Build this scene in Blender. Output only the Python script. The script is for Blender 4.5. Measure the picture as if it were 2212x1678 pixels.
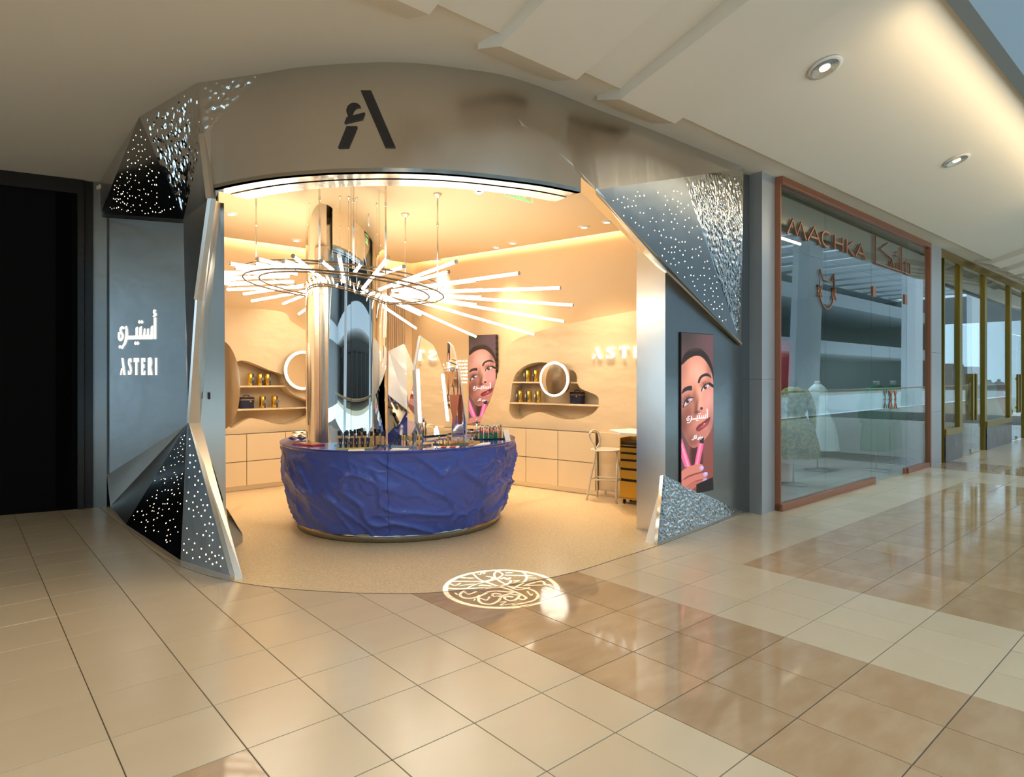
import bpy, bmesh, math, random
import numpy as np
from mathutils import Vector, Matrix, noise
from mathutils.geometry import tessellate_polygon
random.seed(7)
R = math.radians
for o in list(bpy.data.objects):
    bpy.data.objects.remove(o)
scene = bpy.context.scene
COL = scene.collection

# ---------------------------------------------------------------- camera, world, exposure
F, CX, HY, EYE = 1380.0, 1106.0, 814.0, 1.65        # focal length and principal point in pixels, eye height
cam_data = bpy.data.cameras.new('camera')
cam_data.sensor_width = 36.0
cam_data.lens = F * 36.0 / 2212.0
cam_data.shift_y = -(839.0 - HY) / 2212.0
cam_data.clip_end = 300
cam = bpy.data.objects.new('camera', cam_data)
cam.location = (0, 0, EYE)
cam.rotation_euler = (R(90), 0, 0)
COL.objects.link(cam)
scene.camera = cam

world = bpy.data.worlds.new('world')
scene.world = world
world.use_nodes = True
bg = world.node_tree.nodes['Background']
bg.inputs[0].default_value = (0.50, 0.70, 0.86, 1)
bg.inputs[1].default_value = 2.0
scene.view_settings.view_transform = 'Standard'
scene.view_settings.look = 'None'
scene.view_settings.gamma = 1.0
scene.view_settings.use_curve_mapping = False
scene.view_settings.exposure = 0.2
scene.cycles.max_bounces = 6
scene.cycles.diffuse_bounces = 3
scene.cycles.glossy_bounces = 4
scene.cycles.use_adaptive_sampling = True
scene.cycles.adaptive_threshold = .1
scene.cycles.adaptive_min_samples = 16
scene.cycles.transparent_max_bounces = 10
scene.cycles.caustics_reflective = False
scene.cycles.caustics_refractive = False
scene.cycles.sample_clamp_indirect = 5.0

# ---------------------------------------------------------------- picking helpers
def at(px, py, Y):
    return Vector(((px - CX) / F * Y, Y, EYE + (HY - py) / F * Y))
def atz(px, py, z):
    return at(px, py, (EYE - z) * F / (py - HY))
def floor_at(px, py):
    return atz(px, py, 0.0)
def on_plane(px, py, p0, n):
    d = at(px, py, 1.0) - Vector((0, 0, EYE))
    o = Vector((0, 0, EYE))
    t = (Vector(p0) - o).dot(Vector(n)) / d.dot(Vector(n))
    return o + d * t

# ---------------------------------------------------------------- materials
MATS = {}
def mat(name, color=(.8, .8, .8), rough=.5, metal=0., emit=None, estr=0., noise_amt=0., noise_scale=8.,
        bump=0., bump_scale=20., spec=.5, coat=0., rand=0., aniso=0., sheen=0., bump_dist=.01, stretch=None, trans=0., color2=None):
    if name in MATS:
        return MATS[name]
    m = bpy.data.materials.new(name)
    m.use_nodes = True
    nt = m.node_tree
    b = nt.nodes['Principled BSDF']
    b.inputs['Base Color'].default_value = (*color, 1)
    b.inputs['Roughness'].default_value = rough
    b.inputs['Metallic'].default_value = metal
    b.inputs['Specular IOR Level'].default_value = spec
    b.inputs['Coat Weight'].default_value = coat
    b.inputs['Anisotropic'].default_value = aniso
    b.inputs['Sheen Weight'].default_value = sheen
    b.inputs['Transmission Weight'].default_value = trans
    if emit:
        b.inputs['Emission Color'].default_value = (*emit, 1)
        b.inputs['Emission Strength'].default_value = estr
    vec = None
    if noise_amt or bump or color2:
        tc = nt.nodes.new('ShaderNodeTexCoord')
        mp = nt.nodes.new('ShaderNodeMapping')
        nt.links.new(tc.outputs['Object'], mp.inputs[0])
        if stretch:
            mp.inputs['Scale'].default_value = stretch
        if rand:
            oi0 = nt.nodes.new('ShaderNodeObjectInfo')
            ml = nt.nodes.new('ShaderNodeMath'); ml.operation = 'MULTIPLY'; ml.inputs[1].default_value = 37.0
            nt.links.new(oi0.outputs['Random'], ml.inputs[0])
            nt.links.new(ml.outputs[0], mp.inputs['Location'])
        vec = mp.outputs[0]
    src = None
    if noise_amt or color2:
        nz = nt.nodes.new('ShaderNodeTexNoise')
        nz.inputs['Scale'].default_value = noise_scale
        nz.inputs['Detail'].default_value = 6
        nt.links.new(vec, nz.inputs['Vector'])
        if color2:
            rp = nt.nodes.new('ShaderNodeValToRGB')
            rp.color_ramp.elements[0].position = .38; rp.color_ramp.elements[1].position = .66
            rp.color_ramp.elements[0].color = (*color, 1); rp.color_ramp.elements[1].color = (*color2, 1)
            nt.links.new(nz.outputs[0], rp.inputs[0])
            src = rp.outputs[0]
        else:
            mr = nt.nodes.new('ShaderNodeMapRange')
            mr.inputs['To Min'].default_value = 1 - noise_amt
            mr.inputs['To Max'].default_value = 1 + noise_amt
            nt.links.new(nz.outputs[0], mr.inputs[0])
            vm = nt.nodes.new('ShaderNodeVectorMath'); vm.operation = 'SCALE'
            vm.inputs[0].default_value = color
            nt.links.new(mr.outputs[0], vm.inputs['Scale'])
            src = vm.outputs[0]
    if rand:
        oi = nt.nodes.new('ShaderNodeObjectInfo')
        mr = nt.nodes.new('ShaderNodeMapRange')
        mr.inputs['To Min'].default_value = 1 - rand
        mr.inputs['To Max'].default_value = 1 + rand
        nt.links.new(oi.outputs['Random'], mr.inputs[0])
        vm = nt.nodes.new('ShaderNodeVectorMath'); vm.operation = 'SCALE'
        vm.inputs[0].default_value = color
        if src:
            nt.links.new(src, vm.inputs[0])
        nt.links.new(mr.outputs[0], vm.inputs['Scale'])
        src = vm.outputs[0]
    if src:
        nt.links.new(src, b.inputs['Base Color'])
    if bump:
        nz = nt.nodes.new('ShaderNodeTexNoise')
        nz.inputs['Scale'].default_value = bump_scale
        nz.inputs['Detail'].default_value = 3
        nt.links.new(vec, nz.inputs['Vector'])
        bp = nt.nodes.new('ShaderNodeBump')
        bp.inputs['Strength'].default_value = bump
        bp.inputs['Distance'].default_value = bump_dist
        nt.links.new(nz.outputs[0], bp.inputs['Height'])
        nt.links.new(bp.outputs[0], b.inputs['Normal'])
    MATS[name] = m
    return m

def glass_mat(name, tint=(.86, .93, .93), f0=.06, rough=0.0):
    m = bpy.data.materials.new(name); m.use_nodes = True
    nt = m.node_tree; nt.nodes.clear()
    out = nt.nodes.new('ShaderNodeOutputMaterial')
    tr = nt.nodes.new('ShaderNodeBsdfTransparent'); tr.inputs[0].default_value = (*tint, 1)
    gl = nt.nodes.new('ShaderNodeBsdfGlossy'); gl.inputs['Roughness'].default_value = rough
    lw = nt.nodes.new('ShaderNodeLayerWeight'); lw.inputs[0].default_value = .5
    pw = nt.nodes.new('ShaderNodeMath'); pw.operation = 'POWER'; pw.inputs[1].default_value = 4.0
    nt.links.new(lw.outputs['Facing'], pw.inputs[0])
    fr = nt.nodes.new('ShaderNodeMapRange'); fr.inputs['To Min'].default_value = f0; fr.inputs['To Max'].default_value = 1.0
    nt.links.new(pw.outputs[0], fr.inputs[0])
    mx = nt.nodes.new('ShaderNodeMixShader')
    nt.links.new(fr.outputs[0], mx.inputs[0]); nt.links.new(tr.outputs[0], mx.inputs[1]); nt.links.new(gl.outputs[0], mx.inputs[2])
    nt.links.new(mx.outputs[0], out.inputs[0])
    MATS[name] = m
    return m

def emit_mat(name, color, strength, sample=False):
    m = mat(name, color=(.8, .8, .8), rough=.5, emit=color, estr=strength)
    if not sample: m.cycles.emission_sampling = 'NONE'      # small glows: no need to aim rays at them
    return m

# ---------------------------------------------------------------- mesh helpers
class MB:
    def __init__(self):
        self.v = []; self.f = []; self.sm = []
    def add(self, verts, faces, smooth=False):
        n = len(self.v)
        self.v += [tuple(p) for p in verts]
        self.f += [tuple(i + n for i in f) for f in faces]
        self.sm += [smooth] * len(faces)
        return self
    def box(self, c, s, rz=0.0):
        cx, cy, cz = c; x, y, z = s[0] / 2, s[1] / 2, s[2] / 2
        ca, sa = math.cos(rz), math.sin(rz)
        vs = []
        for dz in (-z, z):
            for dx, dy in ((-x, -y), (x, -y), (x, y), (-x, y)):
                vs.append((cx + dx * ca - dy * sa, cy + dx * sa + dy * ca, cz + dz))
        return self.add(vs, [(3, 2, 1, 0), (4, 5, 6, 7), (0, 1, 5, 4), (1, 2, 6, 5), (2, 3, 7, 6), (3, 0, 4, 7)])
    def bevel_box(self, c, s, b=.01, rz=0.0):
        # box with chamfered vertical edges and top edge
        cx, cy, cz = c; x, y, z = s[0] / 2, s[1] / 2, s[2] / 2
        ca, sa = math.cos(rz), math.sin(rz)
        def ring(inset, zz):
            a, d = x - inset, y - inset
            pts = [(-a + b, -d), (a - b, -d), (a, -d + b), (a, d - b), (a - b, d), (-a + b, d), (-a, d - b), (-a, -d + b)]
            return [(cx + p * ca - q * sa, cy + p * sa + q * ca, cz + zz) for p, q in pts]
        rs = [ring(b * .7, -z), ring(0, -z + b), ring(0, z - b), ring(b * .7, z)]
        vs = sum(rs, []); fs = [tuple(range(7, -1, -1)), tuple(range(24, 32))]
        for k in range(3):
            for i in range(8):
                j = (i + 1) % 8
                fs.append((k * 8 + i, k * 8 + j, k * 8 + 8 + j, k * 8 + 8 + i))
        return self.add(vs, fs)
    def prism(self, poly, vec):
        # polygon of 3-D points (possibly concave) extruded by vec
        poly = [Vector(p) for p in poly]; vec = Vector(vec); n = len(poly)
        tris = tessellate_polygon([poly])
        vs = poly + [p + vec for p in poly]
        fs = []
        nrm = Vector((0, 0, 0))
        for i in range(n):
            nrm += (poly[i] - poly[0]).cross(poly[(i + 1) % n] - poly[0])
        for t in tris:
            a, b, c = t
            k = (poly[b] - poly[a]).cross(poly[c] - poly[a])
            if k.dot(nrm) < 0: t = (a, c, b)
            if nrm.dot(vec) > 0:
                fs.append((t[2], t[1], t[0])); fs.append(tuple(i + n for i in t))
            else:
                fs.append(tuple(t)); fs.append(tuple(i + n for i in reversed(t)))
        for i in range(n):
            j = (i + 1) % n
            q = (i, j, j + n, i + n)
            fs.append(q if nrm.dot(vec) > 0 else q[::-1])
        return self.add(vs, fs)
    def lathe(self, prof, c=(0, 0, 0), seg=24, smooth=True, axis=None, caps=True):
        # profile of (r, z)
        M = Matrix.Identity(3)
        if axis is not None:
            M = Vector((0, 0, 1)).rotation_difference(Vector(axis).normalized()).to_matrix()
        c = Vector(c); vs = []; fs = []; n = len(prof)
        for r, z in prof:
            for i in range(seg):
                a = 2 * math.pi * i / seg
                vs.append(c + M @ Vector((r * math.cos(a), r * math.sin(a), z)))
        for k in range(n - 1):
            for i in range(seg):
                j = (i + 1) % seg
                fs.append((k * seg + i, k * seg + j, (k + 1) * seg + j, (k + 1) * seg + i))
        self.add(vs, fs, smooth)
        if caps:
            m = len(self.v) - len(vs)
            self.f.append(tuple(m + i for i in range(seg - 1, -1, -1))); self.sm.append(False)
            self.f.append(tuple(m + (n - 1) * seg + i for i in range(seg))); self.sm.append(False)
        return self
    def cyl(self, a, b, r, r2=None, seg=12, smooth=True):
        a, b = Vector(a), Vector(b)
        return self.lathe([(r, 0), (r if r2 is None else r2, (b - a).length)], a, seg, smooth, b - a)
    def tube(self, pts, r, seg=8, closed=False):
        pts = [Vector(p) for p in pts]; n = len(pts); vs = []; fs = []
        up = Vector((0.13, 0.21, 0.97)).normalized()
        for i, p in enumerate(pts):
            q = pts[(i + 1) % n] if (closed or i < n - 1) else p
            o = pts[i - 1] if (closed or i > 0) else p
            t = (q - o).normalized()
            x = t.cross(up)
            if x.length < 1e-4: x = t.cross(Vector((1, 0, 0)))
            x.normalize(); y = x.cross(t)
            rr = r[i] if isinstance(r, (list, tuple)) else r
            for k in range(seg):
                a = 2 * math.pi * k / seg
                vs.append(p + (x * math.cos(a) + y * math.sin(a)) * rr)
        m = n if closed else n - 1
        for i in range(m):
            i2 = (i + 1) % n
            for k in range(seg):
                k2 = (k + 1) % seg
                fs.append((i * seg + k, i2 * seg + k, i2 * seg + k2, i * seg + k2))
        if not closed:
            fs.append(tuple(range(seg))); fs.append(tuple((n - 1) * seg + k for k in range(seg - 1, -1, -1)))
        return self.add(vs, fs, True)
    def strip(self, A, B, smooth=True):
        # quads between two polylines
        n = len(A)
        return self.add(list(A) + list(B), [(i, i + 1, n + i + 1, n + i) for i in range(n - 1)], smooth)
    def build(self, name, material, parent=None, loc=None, world=False, recalc=False):
        """world=True: vertices are world points, shifted to the parent's frame or to loc"""
        me = bpy.data.meshes.new(name)
        off = Vector((0, 0, 0))
        if world:
            off = Vector(loc) if loc is not None else (ORIG.get(parent.name, Vector((0, 0, 0))) if parent else Vector((0, 0, 0)))
        me.from_pydata([Vector(p) - off for p in self.v], [], self.f)
        me.polygons.foreach_set('use_smooth', self.sm)
        if recalc:
            bm = bmesh.new(); bm.from_mesh(me); bmesh.ops.recalc_face_normals(bm, faces=bm.faces); bm.to_mesh(me); bm.free()
        if material:
            me.materials.append(material)
        me.update()
        return link(name, me, parent, loc if parent is None else (None if world else loc))

ORIG = {}
def link(name, me, parent=None, loc=None):
    o = bpy.data.objects.new(name, me)
    COL.objects.link(o)
    if loc is not None:
        o.location = loc
        ORIG[o.name] = Vector(loc)
    else:
        ORIG[o.name] = ORIG.get(parent.name, Vector((0, 0, 0))) if parent else Vector((0, 0, 0))
    if parent:
        o.parent = parent
    return o
def tag(o, label=None, cat=None, group=None, kind=None):
    if label: o['label'] = label
    if cat: o['category'] = cat
    if group: o['group'] = group
    if kind: o['kind'] = kind
    return o
def thing(name, label, cat, loc=(0, 0, 0), rz=0.0, group=None):
    o = bpy.data.objects.new(name, None)
    COL.objects.link(o)
    o.location = loc; o.rotation_euler = (0, 0, rz)
    o.empty_display_size = .1
    ORIG[o.name] = Vector(loc)
    return tag(o, label, cat, group)
def kids(o):
    return [c for c in bpy.data.objects if c.parent == o]
def dup(root, loc=None, rz=None, label=None, group=None, scale=None):
    r = root.copy(); COL.objects.link(r)
    if loc is not None: r.location = loc; ORIG[r.name] = Vector(loc)
    if rz is not None: r.rotation_euler = (0, 0, rz)
    if scale is not None: r.scale = scale
    if label: r['label'] = label
    if group: r['group'] = group
    for ch in kids(root):
        c = ch.copy(); COL.objects.link(c); c.parent = r
        for g in kids(ch):
            d = g.copy(); COL.objects.link(d); d.parent = c
    return r
def struct(o):
    o['kind'] = 'structure'
    return o
def curve_fill(outlines, depth, frame, name, material, parent=None, loc=None):
    """2-D outlines (outer and holes, in metres) filled and extruded; frame maps (s, z, d) to world."""
    cu = bpy.data.curves.new(name, 'CURVE'); cu.dimensions = '2D'; cu.fill_mode = 'BOTH'
    cu.extrude = depth / 2
    for pts in outlines:
        sp = cu.splines.new('POLY'); sp.points.add(len(pts) - 1); sp.use_cyclic_u = True
        for p, q in zip(sp.points, pts):
            p.co = (q[0], q[1], 0, 1)
    tmp = bpy.data.objects.new('tmp', cu); COL.objects.link(tmp)
    dg = bpy.context.evaluated_depsgraph_get()
    me = bpy.data.meshes.new_from_object(tmp.evaluated_get(dg))
    bpy.data.objects.remove(tmp); bpy.data.curves.remove(cu)
    off = ORIG.get(parent.name, Vector((0, 0, 0))) if parent else (Vector(loc) if loc else Vector((0, 0, 0)))
    for v in me.vertices:
        v.co = Vector(frame(v.co.x, v.co.y, v.co.z)) - off
    me.name = name
    me.materials.clear(); me.materials.append(material)
    for p in me.polygons: p.use_smooth = False
    return link(name, me, parent, loc if parent is None else None)
def text_mesh(body, size, depth, align='LEFT', spacing=1.0):
    cu = bpy.data.curves.new('text', 'FONT'); cu.body = body; cu.size = size; cu.extrude = depth / 2
    cu.align_x = align; cu.space_character = spacing; cu.resolution_u = 3
    tmp = bpy.data.objects.new('tmp', cu); COL.objects.link(tmp)
    dg = bpy.context.evaluated_depsgraph_get()
    me = bpy.data.meshes.new_from_object(tmp.evaluated_get(dg))
    bpy.data.objects.remove(tmp); bpy.data.curves.remove(cu)
    return me
def smooth_poly(pts, per=4, closed=True):
    """Catmull-Rom through the points"""
    n = len(pts); out = []
    rng = range(n) if closed else range(n - 1)
    for i in rng:
        p0, p1, p2, p3 = (pts[(i - 1) % n] if closed or i > 0 else pts[0]), pts[i], pts[(i + 1) % n], (pts[(i + 2) % n] if closed or i < n - 2 else pts[n - 1])
        for k in range(per):
            t = k / per
            out.append(tuple(.5 * (2 * b + (c - a) * t + (2 * a - 5 * b + 4 * c - d) * t * t + (3 * b - a - 3 * c + d) * t ** 3) for a, b, c, d in zip(p0, p1, p2, p3)))
    if not closed: out.append(tuple(pts[-1]))
    return out
def ribbon(pts, w):
    """flat ribbon outline (list of 2-D points) around an open polyline; w is a number or list of widths"""
    n = len(pts); L = []; Rr = []
    for i, p in enumerate(pts):
        a = pts[max(i - 1, 0)]; b = pts[min(i + 1, n - 1)]
        dx, dy = b[0] - a[0], b[1] - a[1]; l = math.hypot(dx, dy) or 1
        ww = (w[i] if isinstance(w, (list, tuple)) else w) / 2
        L.append((p[0] - dy / l * ww, p[1] + dx / l * ww)); Rr.append((p[0] + dy / l * ww, p[1] - dx / l * ww))
    return L + Rr[::-1]

# ---------------------------------------------------------------- shared materials
STEEL = mat('brushed_steel', (.66, .62, .56), .3, 1., bump=.12, bump_scale=1.6, bump_dist=.06, aniso=.3)
STEEL_MIRROR = mat('polished_steel', (.40, .36, .30), .14, 1., bump=.12, bump_scale=3., bump_dist=.03)
STEEL_SATIN = mat('satin_steel', (.74, .70, .64), .24, 1., bump=.05, bump_scale=3., bump_dist=.03)
STEEL_SHADED = mat('brushed_steel_shaded', (.36, .385, .39), .26, 1., bump=.14, bump_scale=1.6, bump_dist=.07)  # brushed steel with its colour darkened to stand in for dimmer reflections
FASCIA_STEEL = mat('streaked_steel', (.66, .62, .56), .27, 1., bump=.3, bump_scale=2.4, bump_dist=.05, stretch=(1.3, 1.3, .06))
HAMMER = mat('hammered_steel', (.66, .64, .60), .08, 1.)
CEIL_PAINT = mat('ceiling_paint', (.88, .81, .68), .9, noise_amt=.02, noise_scale=.8)
SHOP_PAINT = mat('shop_wall_paint', (.84, .66, .43), .62, bump=.05, bump_scale=1.6, bump_dist=.05, noise_amt=.04, noise_scale=1.5)
SHOP_CEIL = mat('shop_ceiling_paint', (.84, .66, .42), .85)
CABINET = mat('cabinet_lacquer', (.84, .68, .46), .45, bump=.05, bump_scale=2., bump_dist=.02)
MIRROR = mat('mirror', (.93, .92, .90), .012, 1.)
WHITE_LED = emit_mat('white_led', (1., .96, .90), 9.)
BLACK = mat('black_plastic', (.012, .012, .014), .35)
GOLD = mat('gold_metal', (.83, .58, .16), .22, 1.)
GLASS = glass_mat('shop_glass', (.88, .95, .95), .06)
RAIL_GLASS = glass_mat('railing_glass', (.93, .97, .97), .015)
# ---------------------------------------------------------------- mall: directions
YAW = R(41.07)
UA = Vector((math.cos(YAW), math.sin(YAW), 0))           # along the neighbouring shopfronts
NA = Vector((math.sin(YAW), -math.cos(YAW), 0))          # from the shopfronts towards the atrium
def ab(P): return P.x * UA.x + P.y * UA.y, -(P.x * NA.x + P.y * NA.y)
def from_ab(a, b, z=0.0): return UA * a - NA * b + Vector((0, 0, z))

# plan of the shop entrance (floor line), left to right
ARC = [(-5.34, 8.22), (-4.72, 7.52), (-4.06, 6.80), (-3.42, 6.08), (-2.9, 5.58), (-2.27, 5.16), (-1.6, 4.94), (-.85, 4.86), (-.35, 4.95),
       (.11, 5.13), (.53, 5.40), (.98, 5.82), (1.42, 6.24), (2.0, 6.87), (2.8, 7.745)]
ARCS = smooth_poly(ARC, 6, False)
def arc_Y(px):
    """depth where the vertical plane through pixel column px meets the entrance line"""
    k = (px - CX) / F
    for (x0, y0), (x1, y1) in zip(ARCS[:-1], ARCS[1:]):
        f0, f1 = x0 - k * y0, x1 - k * y1
        if f0 <= 0 <= f1:
            t = -f0 / (f1 - f0 + 1e-9)
            return y0 + (y1 - y0) * t
    return ARCS[-1][1]
ZC = 4.11                                                  # mall ceiling height
def top_Y(py): return (ZC - EYE) * F / (HY - py)

# ---------------------------------------------------------------- floor: tiles, grout, shop floor
GROUT = mat('grout', (.16, .13, .10), .8)
CREAM = mat('cream_tile', (.71, .54, .345), .2, noise_amt=.05, noise_scale=3., rand=.04, bump=.02, bump_scale=4, bump_dist=.01, stretch=(1, 2.2, 1))
BROWN = mat('brown_tile', (.51, .315, .165), .065, spec=.35, color2=(.575, .38, .215), noise_scale=3.2, rand=.08, stretch=(1, 2.4, 1))
mb = MB()
p = [from_ab(-14, -4), from_ab(34, -4), from_ab(34, 14), from_ab(-14, 14)]
mb.prism([q + Vector((0, 0, -.007)) for q in p], (0, 0, -.25))
floor = struct(mb.build('floor', GROUT))

a_br = [.977 - .4445 * k for k in range(30, 0, -1)] + [.977, 1.42, 1.866, 2.31, 2.62, 3.07, 3.52, 3.97, 4.387, 4.803, 5.22] + [5.22 + .452 * k for k in range(1, 50)]
b_br = [1.425 + .495 * k for k in range(-10, 24)]
def brown(a, b):
    if 2.62 < a < 3.97: return True
    if a > 5.22 and a < 12. and b < 2.93: return True
    if a < .977 and b < 2.93: return True
    return 13.5 < a < 14.9
def inside_shop(P):
    # inside the entrance line (with margin)
    for (x0, y0), (x1, y1) in zip(ARCS[:-1], ARCS[1:]):
        if x0 <= P.x < x1:
            return P.y > y0 + (y1 - y0) * (P.x - x0) / (x1 - x0)
    return False
tiles = []
for i in range(len(a_br) - 1):
    for j in range(len(b_br) - 1):
        a0, a1, b0, b1 = a_br[i], a_br[i + 1], b_br[j], b_br[j + 1]
        c = from_ab((a0 + a1) / 2, (b0 + b1) / 2)
        cs = [from_ab(x, y) for x in (a0, a1) for y in (b0, b1)]
        if all(inside_shop(q) for q in cs): continue
        if b1 > 7.0 and c.x > -3.0 : continue
        if c.x < -11 or c.y < -7 or c.y > 24: continue
        if c.x < -4.4 and c.y > 8.6: continue
        area = 0
        if c.y > 2.3:
            px, py = CX + F * c.x / c.y, HY + F * EYE / c.y
            if -60 < px < 2290 and py < 1760:
                area = 1.0 / c.y ** 3
        tiles.append((area, a0, a1, b0, b1))
tiles.sort(key=lambda t: -t[0])
tile_meshes = {}
rest = {True: MB(), False: MB()}
G = .0028
for k, (area, a0, a1, b0, b1) in enumerate(tiles):
    w, d = round(a1 - a0, 3), round(b1 - b0, 3)
    br = brown((a0 + a1) / 2, (b0 + b1) / 2)
    c = from_ab((a0 + a1) / 2, (b0 + b1) / 2)
    if k < 300 and area > 0:
        key = (w, d, br)
        if key not in tile_meshes:
            m = MB(); m.bevel_box((0, 0, -.006), (w - 2 * G, d - 2 * G, .012), .0015)
            me = bpy.data.meshes.new('tile'); me.from_pydata(m.v, [], m.f); me.materials.append(BROWN if br else CREAM)
            tile_meshes[key] = me
        o = link('tile', tile_meshes[key], floor, c)
        o.rotation_euler = (0, 0, YAW)
    else:
        rest[br].box((c.x, c.y, -.006), (w - 2 * G, d - 2 * G, .012), YAW)
for br in (True, False):
    tag(rest[br].build('tiles_beyond', BROWN if br else CREAM, floor), kind='stuff')

# shop floor (speckled resin)
SHOPFLOOR = mat('speckled_resin', (.70, .50, .26), .3, color2=(.88, .69, .42), noise_scale=70., bump=.08, bump_scale=90, bump_dist=.004)
poly = [Vector((x, y, -.004)) for x, y in ARCS] + [Vector((3.0, 7.9, -.004)), Vector((-1.82, 11.8, -.004)), Vector((-5.5, 8.35, -.004))]
mb = MB(); mb.prism(poly, (0, 0, .008))
struct(mb.build('floor_shop', SHOPFLOOR))
mb = MB(); tr = [Vector((x, y, .0)) for x, y in ARCS]
mb.tube(tr, .004, 6)
struct(mb.build('trim_1', mat('dark_joint', (.20, .14, .08), .6)))

# ---------------------------------------------------------------- mall ceiling
E0 = Vector((1.517, 5.914, ZC))
def E(t, out=0.0, z=ZC):
    q = E0 + UA * t + NA * out
    return Vector((q.x, q.y, z))
mb = MB(); mb.prism([E(-16), E(30), E(30, -9), E(-16, -9)], (0, 0, .15))
struct(mb.build('ceiling', CEIL_PAINT))
SL, WID = .31, 1.9
mb = MB()
mb.prism([E(-16, 0, ZC - .03), E(30, 0, ZC - .03), E(30, WID, ZC + SL * WID), E(-16, WID, ZC + SL * WID)], (0, 0, .12))
struct(mb.build('ceiling_sloped', CEIL_PAINT))
FASC = mat('fascia_paint', (.30, .33, .33), .8)
mb = MB()
mb.prism([E(-16, WID, ZC + SL * WID - .06), E(30, WID, ZC + SL * WID - .06), E(30, WID + .12, ZC + SL * WID - .06), E(-16, WID + .12, ZC + SL * WID - .06)], (0, 0, 8.4))
struct(mb.build('wall_upper_fascia', FASC))
# stepped ceiling ribs crossing the sloped ceiling
def rib(t0, w, name):
    th = .07
    def q(t, out, dz=0.):
        return E(t, out, ZC - .03 + SL * max(out, -.4) * (1 if out > 0 else .12) - dz)
    prof = [(-.26, .0), (0.0, .09), (WID, .15)]
    mb = MB()
    lo0 = [q(t0, o, d) for o, d in prof]; lo1 = [q(t0 + w, o, d) for o, d in prof]
    hi0 = [p_ + Vector((0, 0, .22)) for p_ in lo0]; hi1 = [p_ + Vector((0, 0, .22)) for p_ in lo1]
    vs = lo0 + lo1 + hi0 + hi1
    fs = [(0, 1, 4, 3), (1, 2, 5, 4), (9, 10, 7, 6), (10, 11, 8, 7), (0, 3, 9, 6), (2, 8, 11, 5), (0, 6, 7, 1), (1, 7, 8, 2), (3, 4, 10, 9), (4, 5, 11, 10)]
    mb.add(vs, fs)
    return struct(mb.build(name, CEIL_PAINT, recalc=True))
for k, t0 in enumerate((-3.5, -2.12, -.80, 11.2, 12.55, 13.9, 15.3)):
    rib(t0, .78, 'ceiling_rib')
rib(-5.0, .62, 'ceiling_rib')

# recessed downlights in the sloped ceiling
CONE = mat('reflector', (.85, .85, .86), .12, 1., bump=.3, bump_scale=30)
WHITE_TRIM = mat('white_trim', (.8, .78, .74), .5)
SN = Vector((NA.x * -SL, NA.y * -SL, 1)).normalized()
def mall_downlight(px, py, label):
    p = on_plane(px, py, E(0, 0, ZC - .03), SN)
    t = thing('ceiling_downlight', label, 'downlight', p, group='downlights in the sloped mall ceiling')
    ax = -SN
    mb = MB(); mb.lathe([(.115, .004), (.15, .004), (.15, -.012), (.118, -.012)], (0, 0, 0), 32, True, ax, caps=False)
    mb.build('trim_ring', WHITE_TRIM, t, (0, 0, 0))
    mb = MB(); mb.lathe([(.045, -.002), (.118, .010)], (0, 0, 0), 32, True, ax, caps=False)
    mb.build('reflector', CONE, t, (0, 0, 0))
    mb = MB(); mb.lathe([(.001, .004), (.046, .004)], (0, 0, 0), 24, True, ax, caps=False)
    mb.build('lamp', emit_mat('warm_lamp', (1, .78, .5), 2.), t, (0, 0, 0))
mall_downlight(1782, 147, 'large oval-looking recessed downlight nearest the camera in the sloped ceiling')
mall_downlight(2067, 347, 'smaller recessed downlight further along the sloped ceiling above the boutique')
# ---------------------------------------------------------------- the rest of the mall (behind the camera, seen in reflections)
WHITEWALL = mat('mall_white', (.74, .76, .78), .7)
DARKSHOP = mat('dark_shop', (.10, .09, .08), .5)
WOOD = mat('handrail_wood', (.48, .30, .15), .4)
def slab(a0, a1, b0, b1, z0, z1, name, m):
    mb = MB(); mb.prism([from_ab(a0, b0, z0), from_ab(a1, b0, z0), from_ab(a1, b1, z0), from_ab(a0, b1, z0)], (0, 0, z1 - z0))
    return struct(mb.build(name, m))
slab(-40, 110, -30, -19, -.25, 0, 'floor_opposite', CREAM)
GALLERY = mat('gallery_fascia', (.50, .53, .54), .7); SHADE = mat('gallery_wall', (.20, .20, .19), .7)
slab(-40, 110, -30, -18.6, 4.0, 5.3, 'ceiling_opposite', GALLERY)
slab(-40, 110, -30.6, -30, 0, 13, 'wall_opposite', SHADE)
slab(-40, 110, -30, -19.4, 9.2, 10.6, 'ceiling_opposite_upper', GALLERY)
slab(-31, -30, -40, 12, -.25, 13, 'wall_mall_end', SHADE)
slab(-30, -29.4, -40, 12, 4.0, 5.2, 'trim_5', GALLERY)
slab(108, 110, -40, 12, -.25, 13, 'wall_mall_far_end', SHADE)
for k in range(28):  # unseen roof beams, added to cut the bright sky in reflections
    slab(-32 + 5 * k, -32 + 5 * k + 1.7, -32, -1.4, 13, 13.5, 'ceiling_added_beam', GALLERY)
slab(-40, 110, -31, -24, 12.9, 13.2, 'ceiling_added_roof', GALLERY)  # unseen roof edge, added with the beams to dim the sky
slab(34, 110, -4, 12, -.257, -.007, 'floor_far', CREAM)
for k in range(14):
    a = -30 + 9 * k
    slab(a, a + 5.6, -29.6, -29.2, .2, 3.2, 'window_%d' % (k + 20), DARKSHOP)
# railing of the gallery
mb = MB(); mb.tube([from_ab(-14, -4.0, 1.05), from_ab(90, -4.0, 1.05)], .04, 10); struct(mb.build('trim_2', WOOD))
mb = MB(); mb.prism([from_ab(-14, -4, .05), from_ab(90, -4, .05), from_ab(90, -4, .98), from_ab(-14, -4, .98)], NA * .015)
struct(mb.build('trim_3', RAIL_GLASS))
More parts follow.
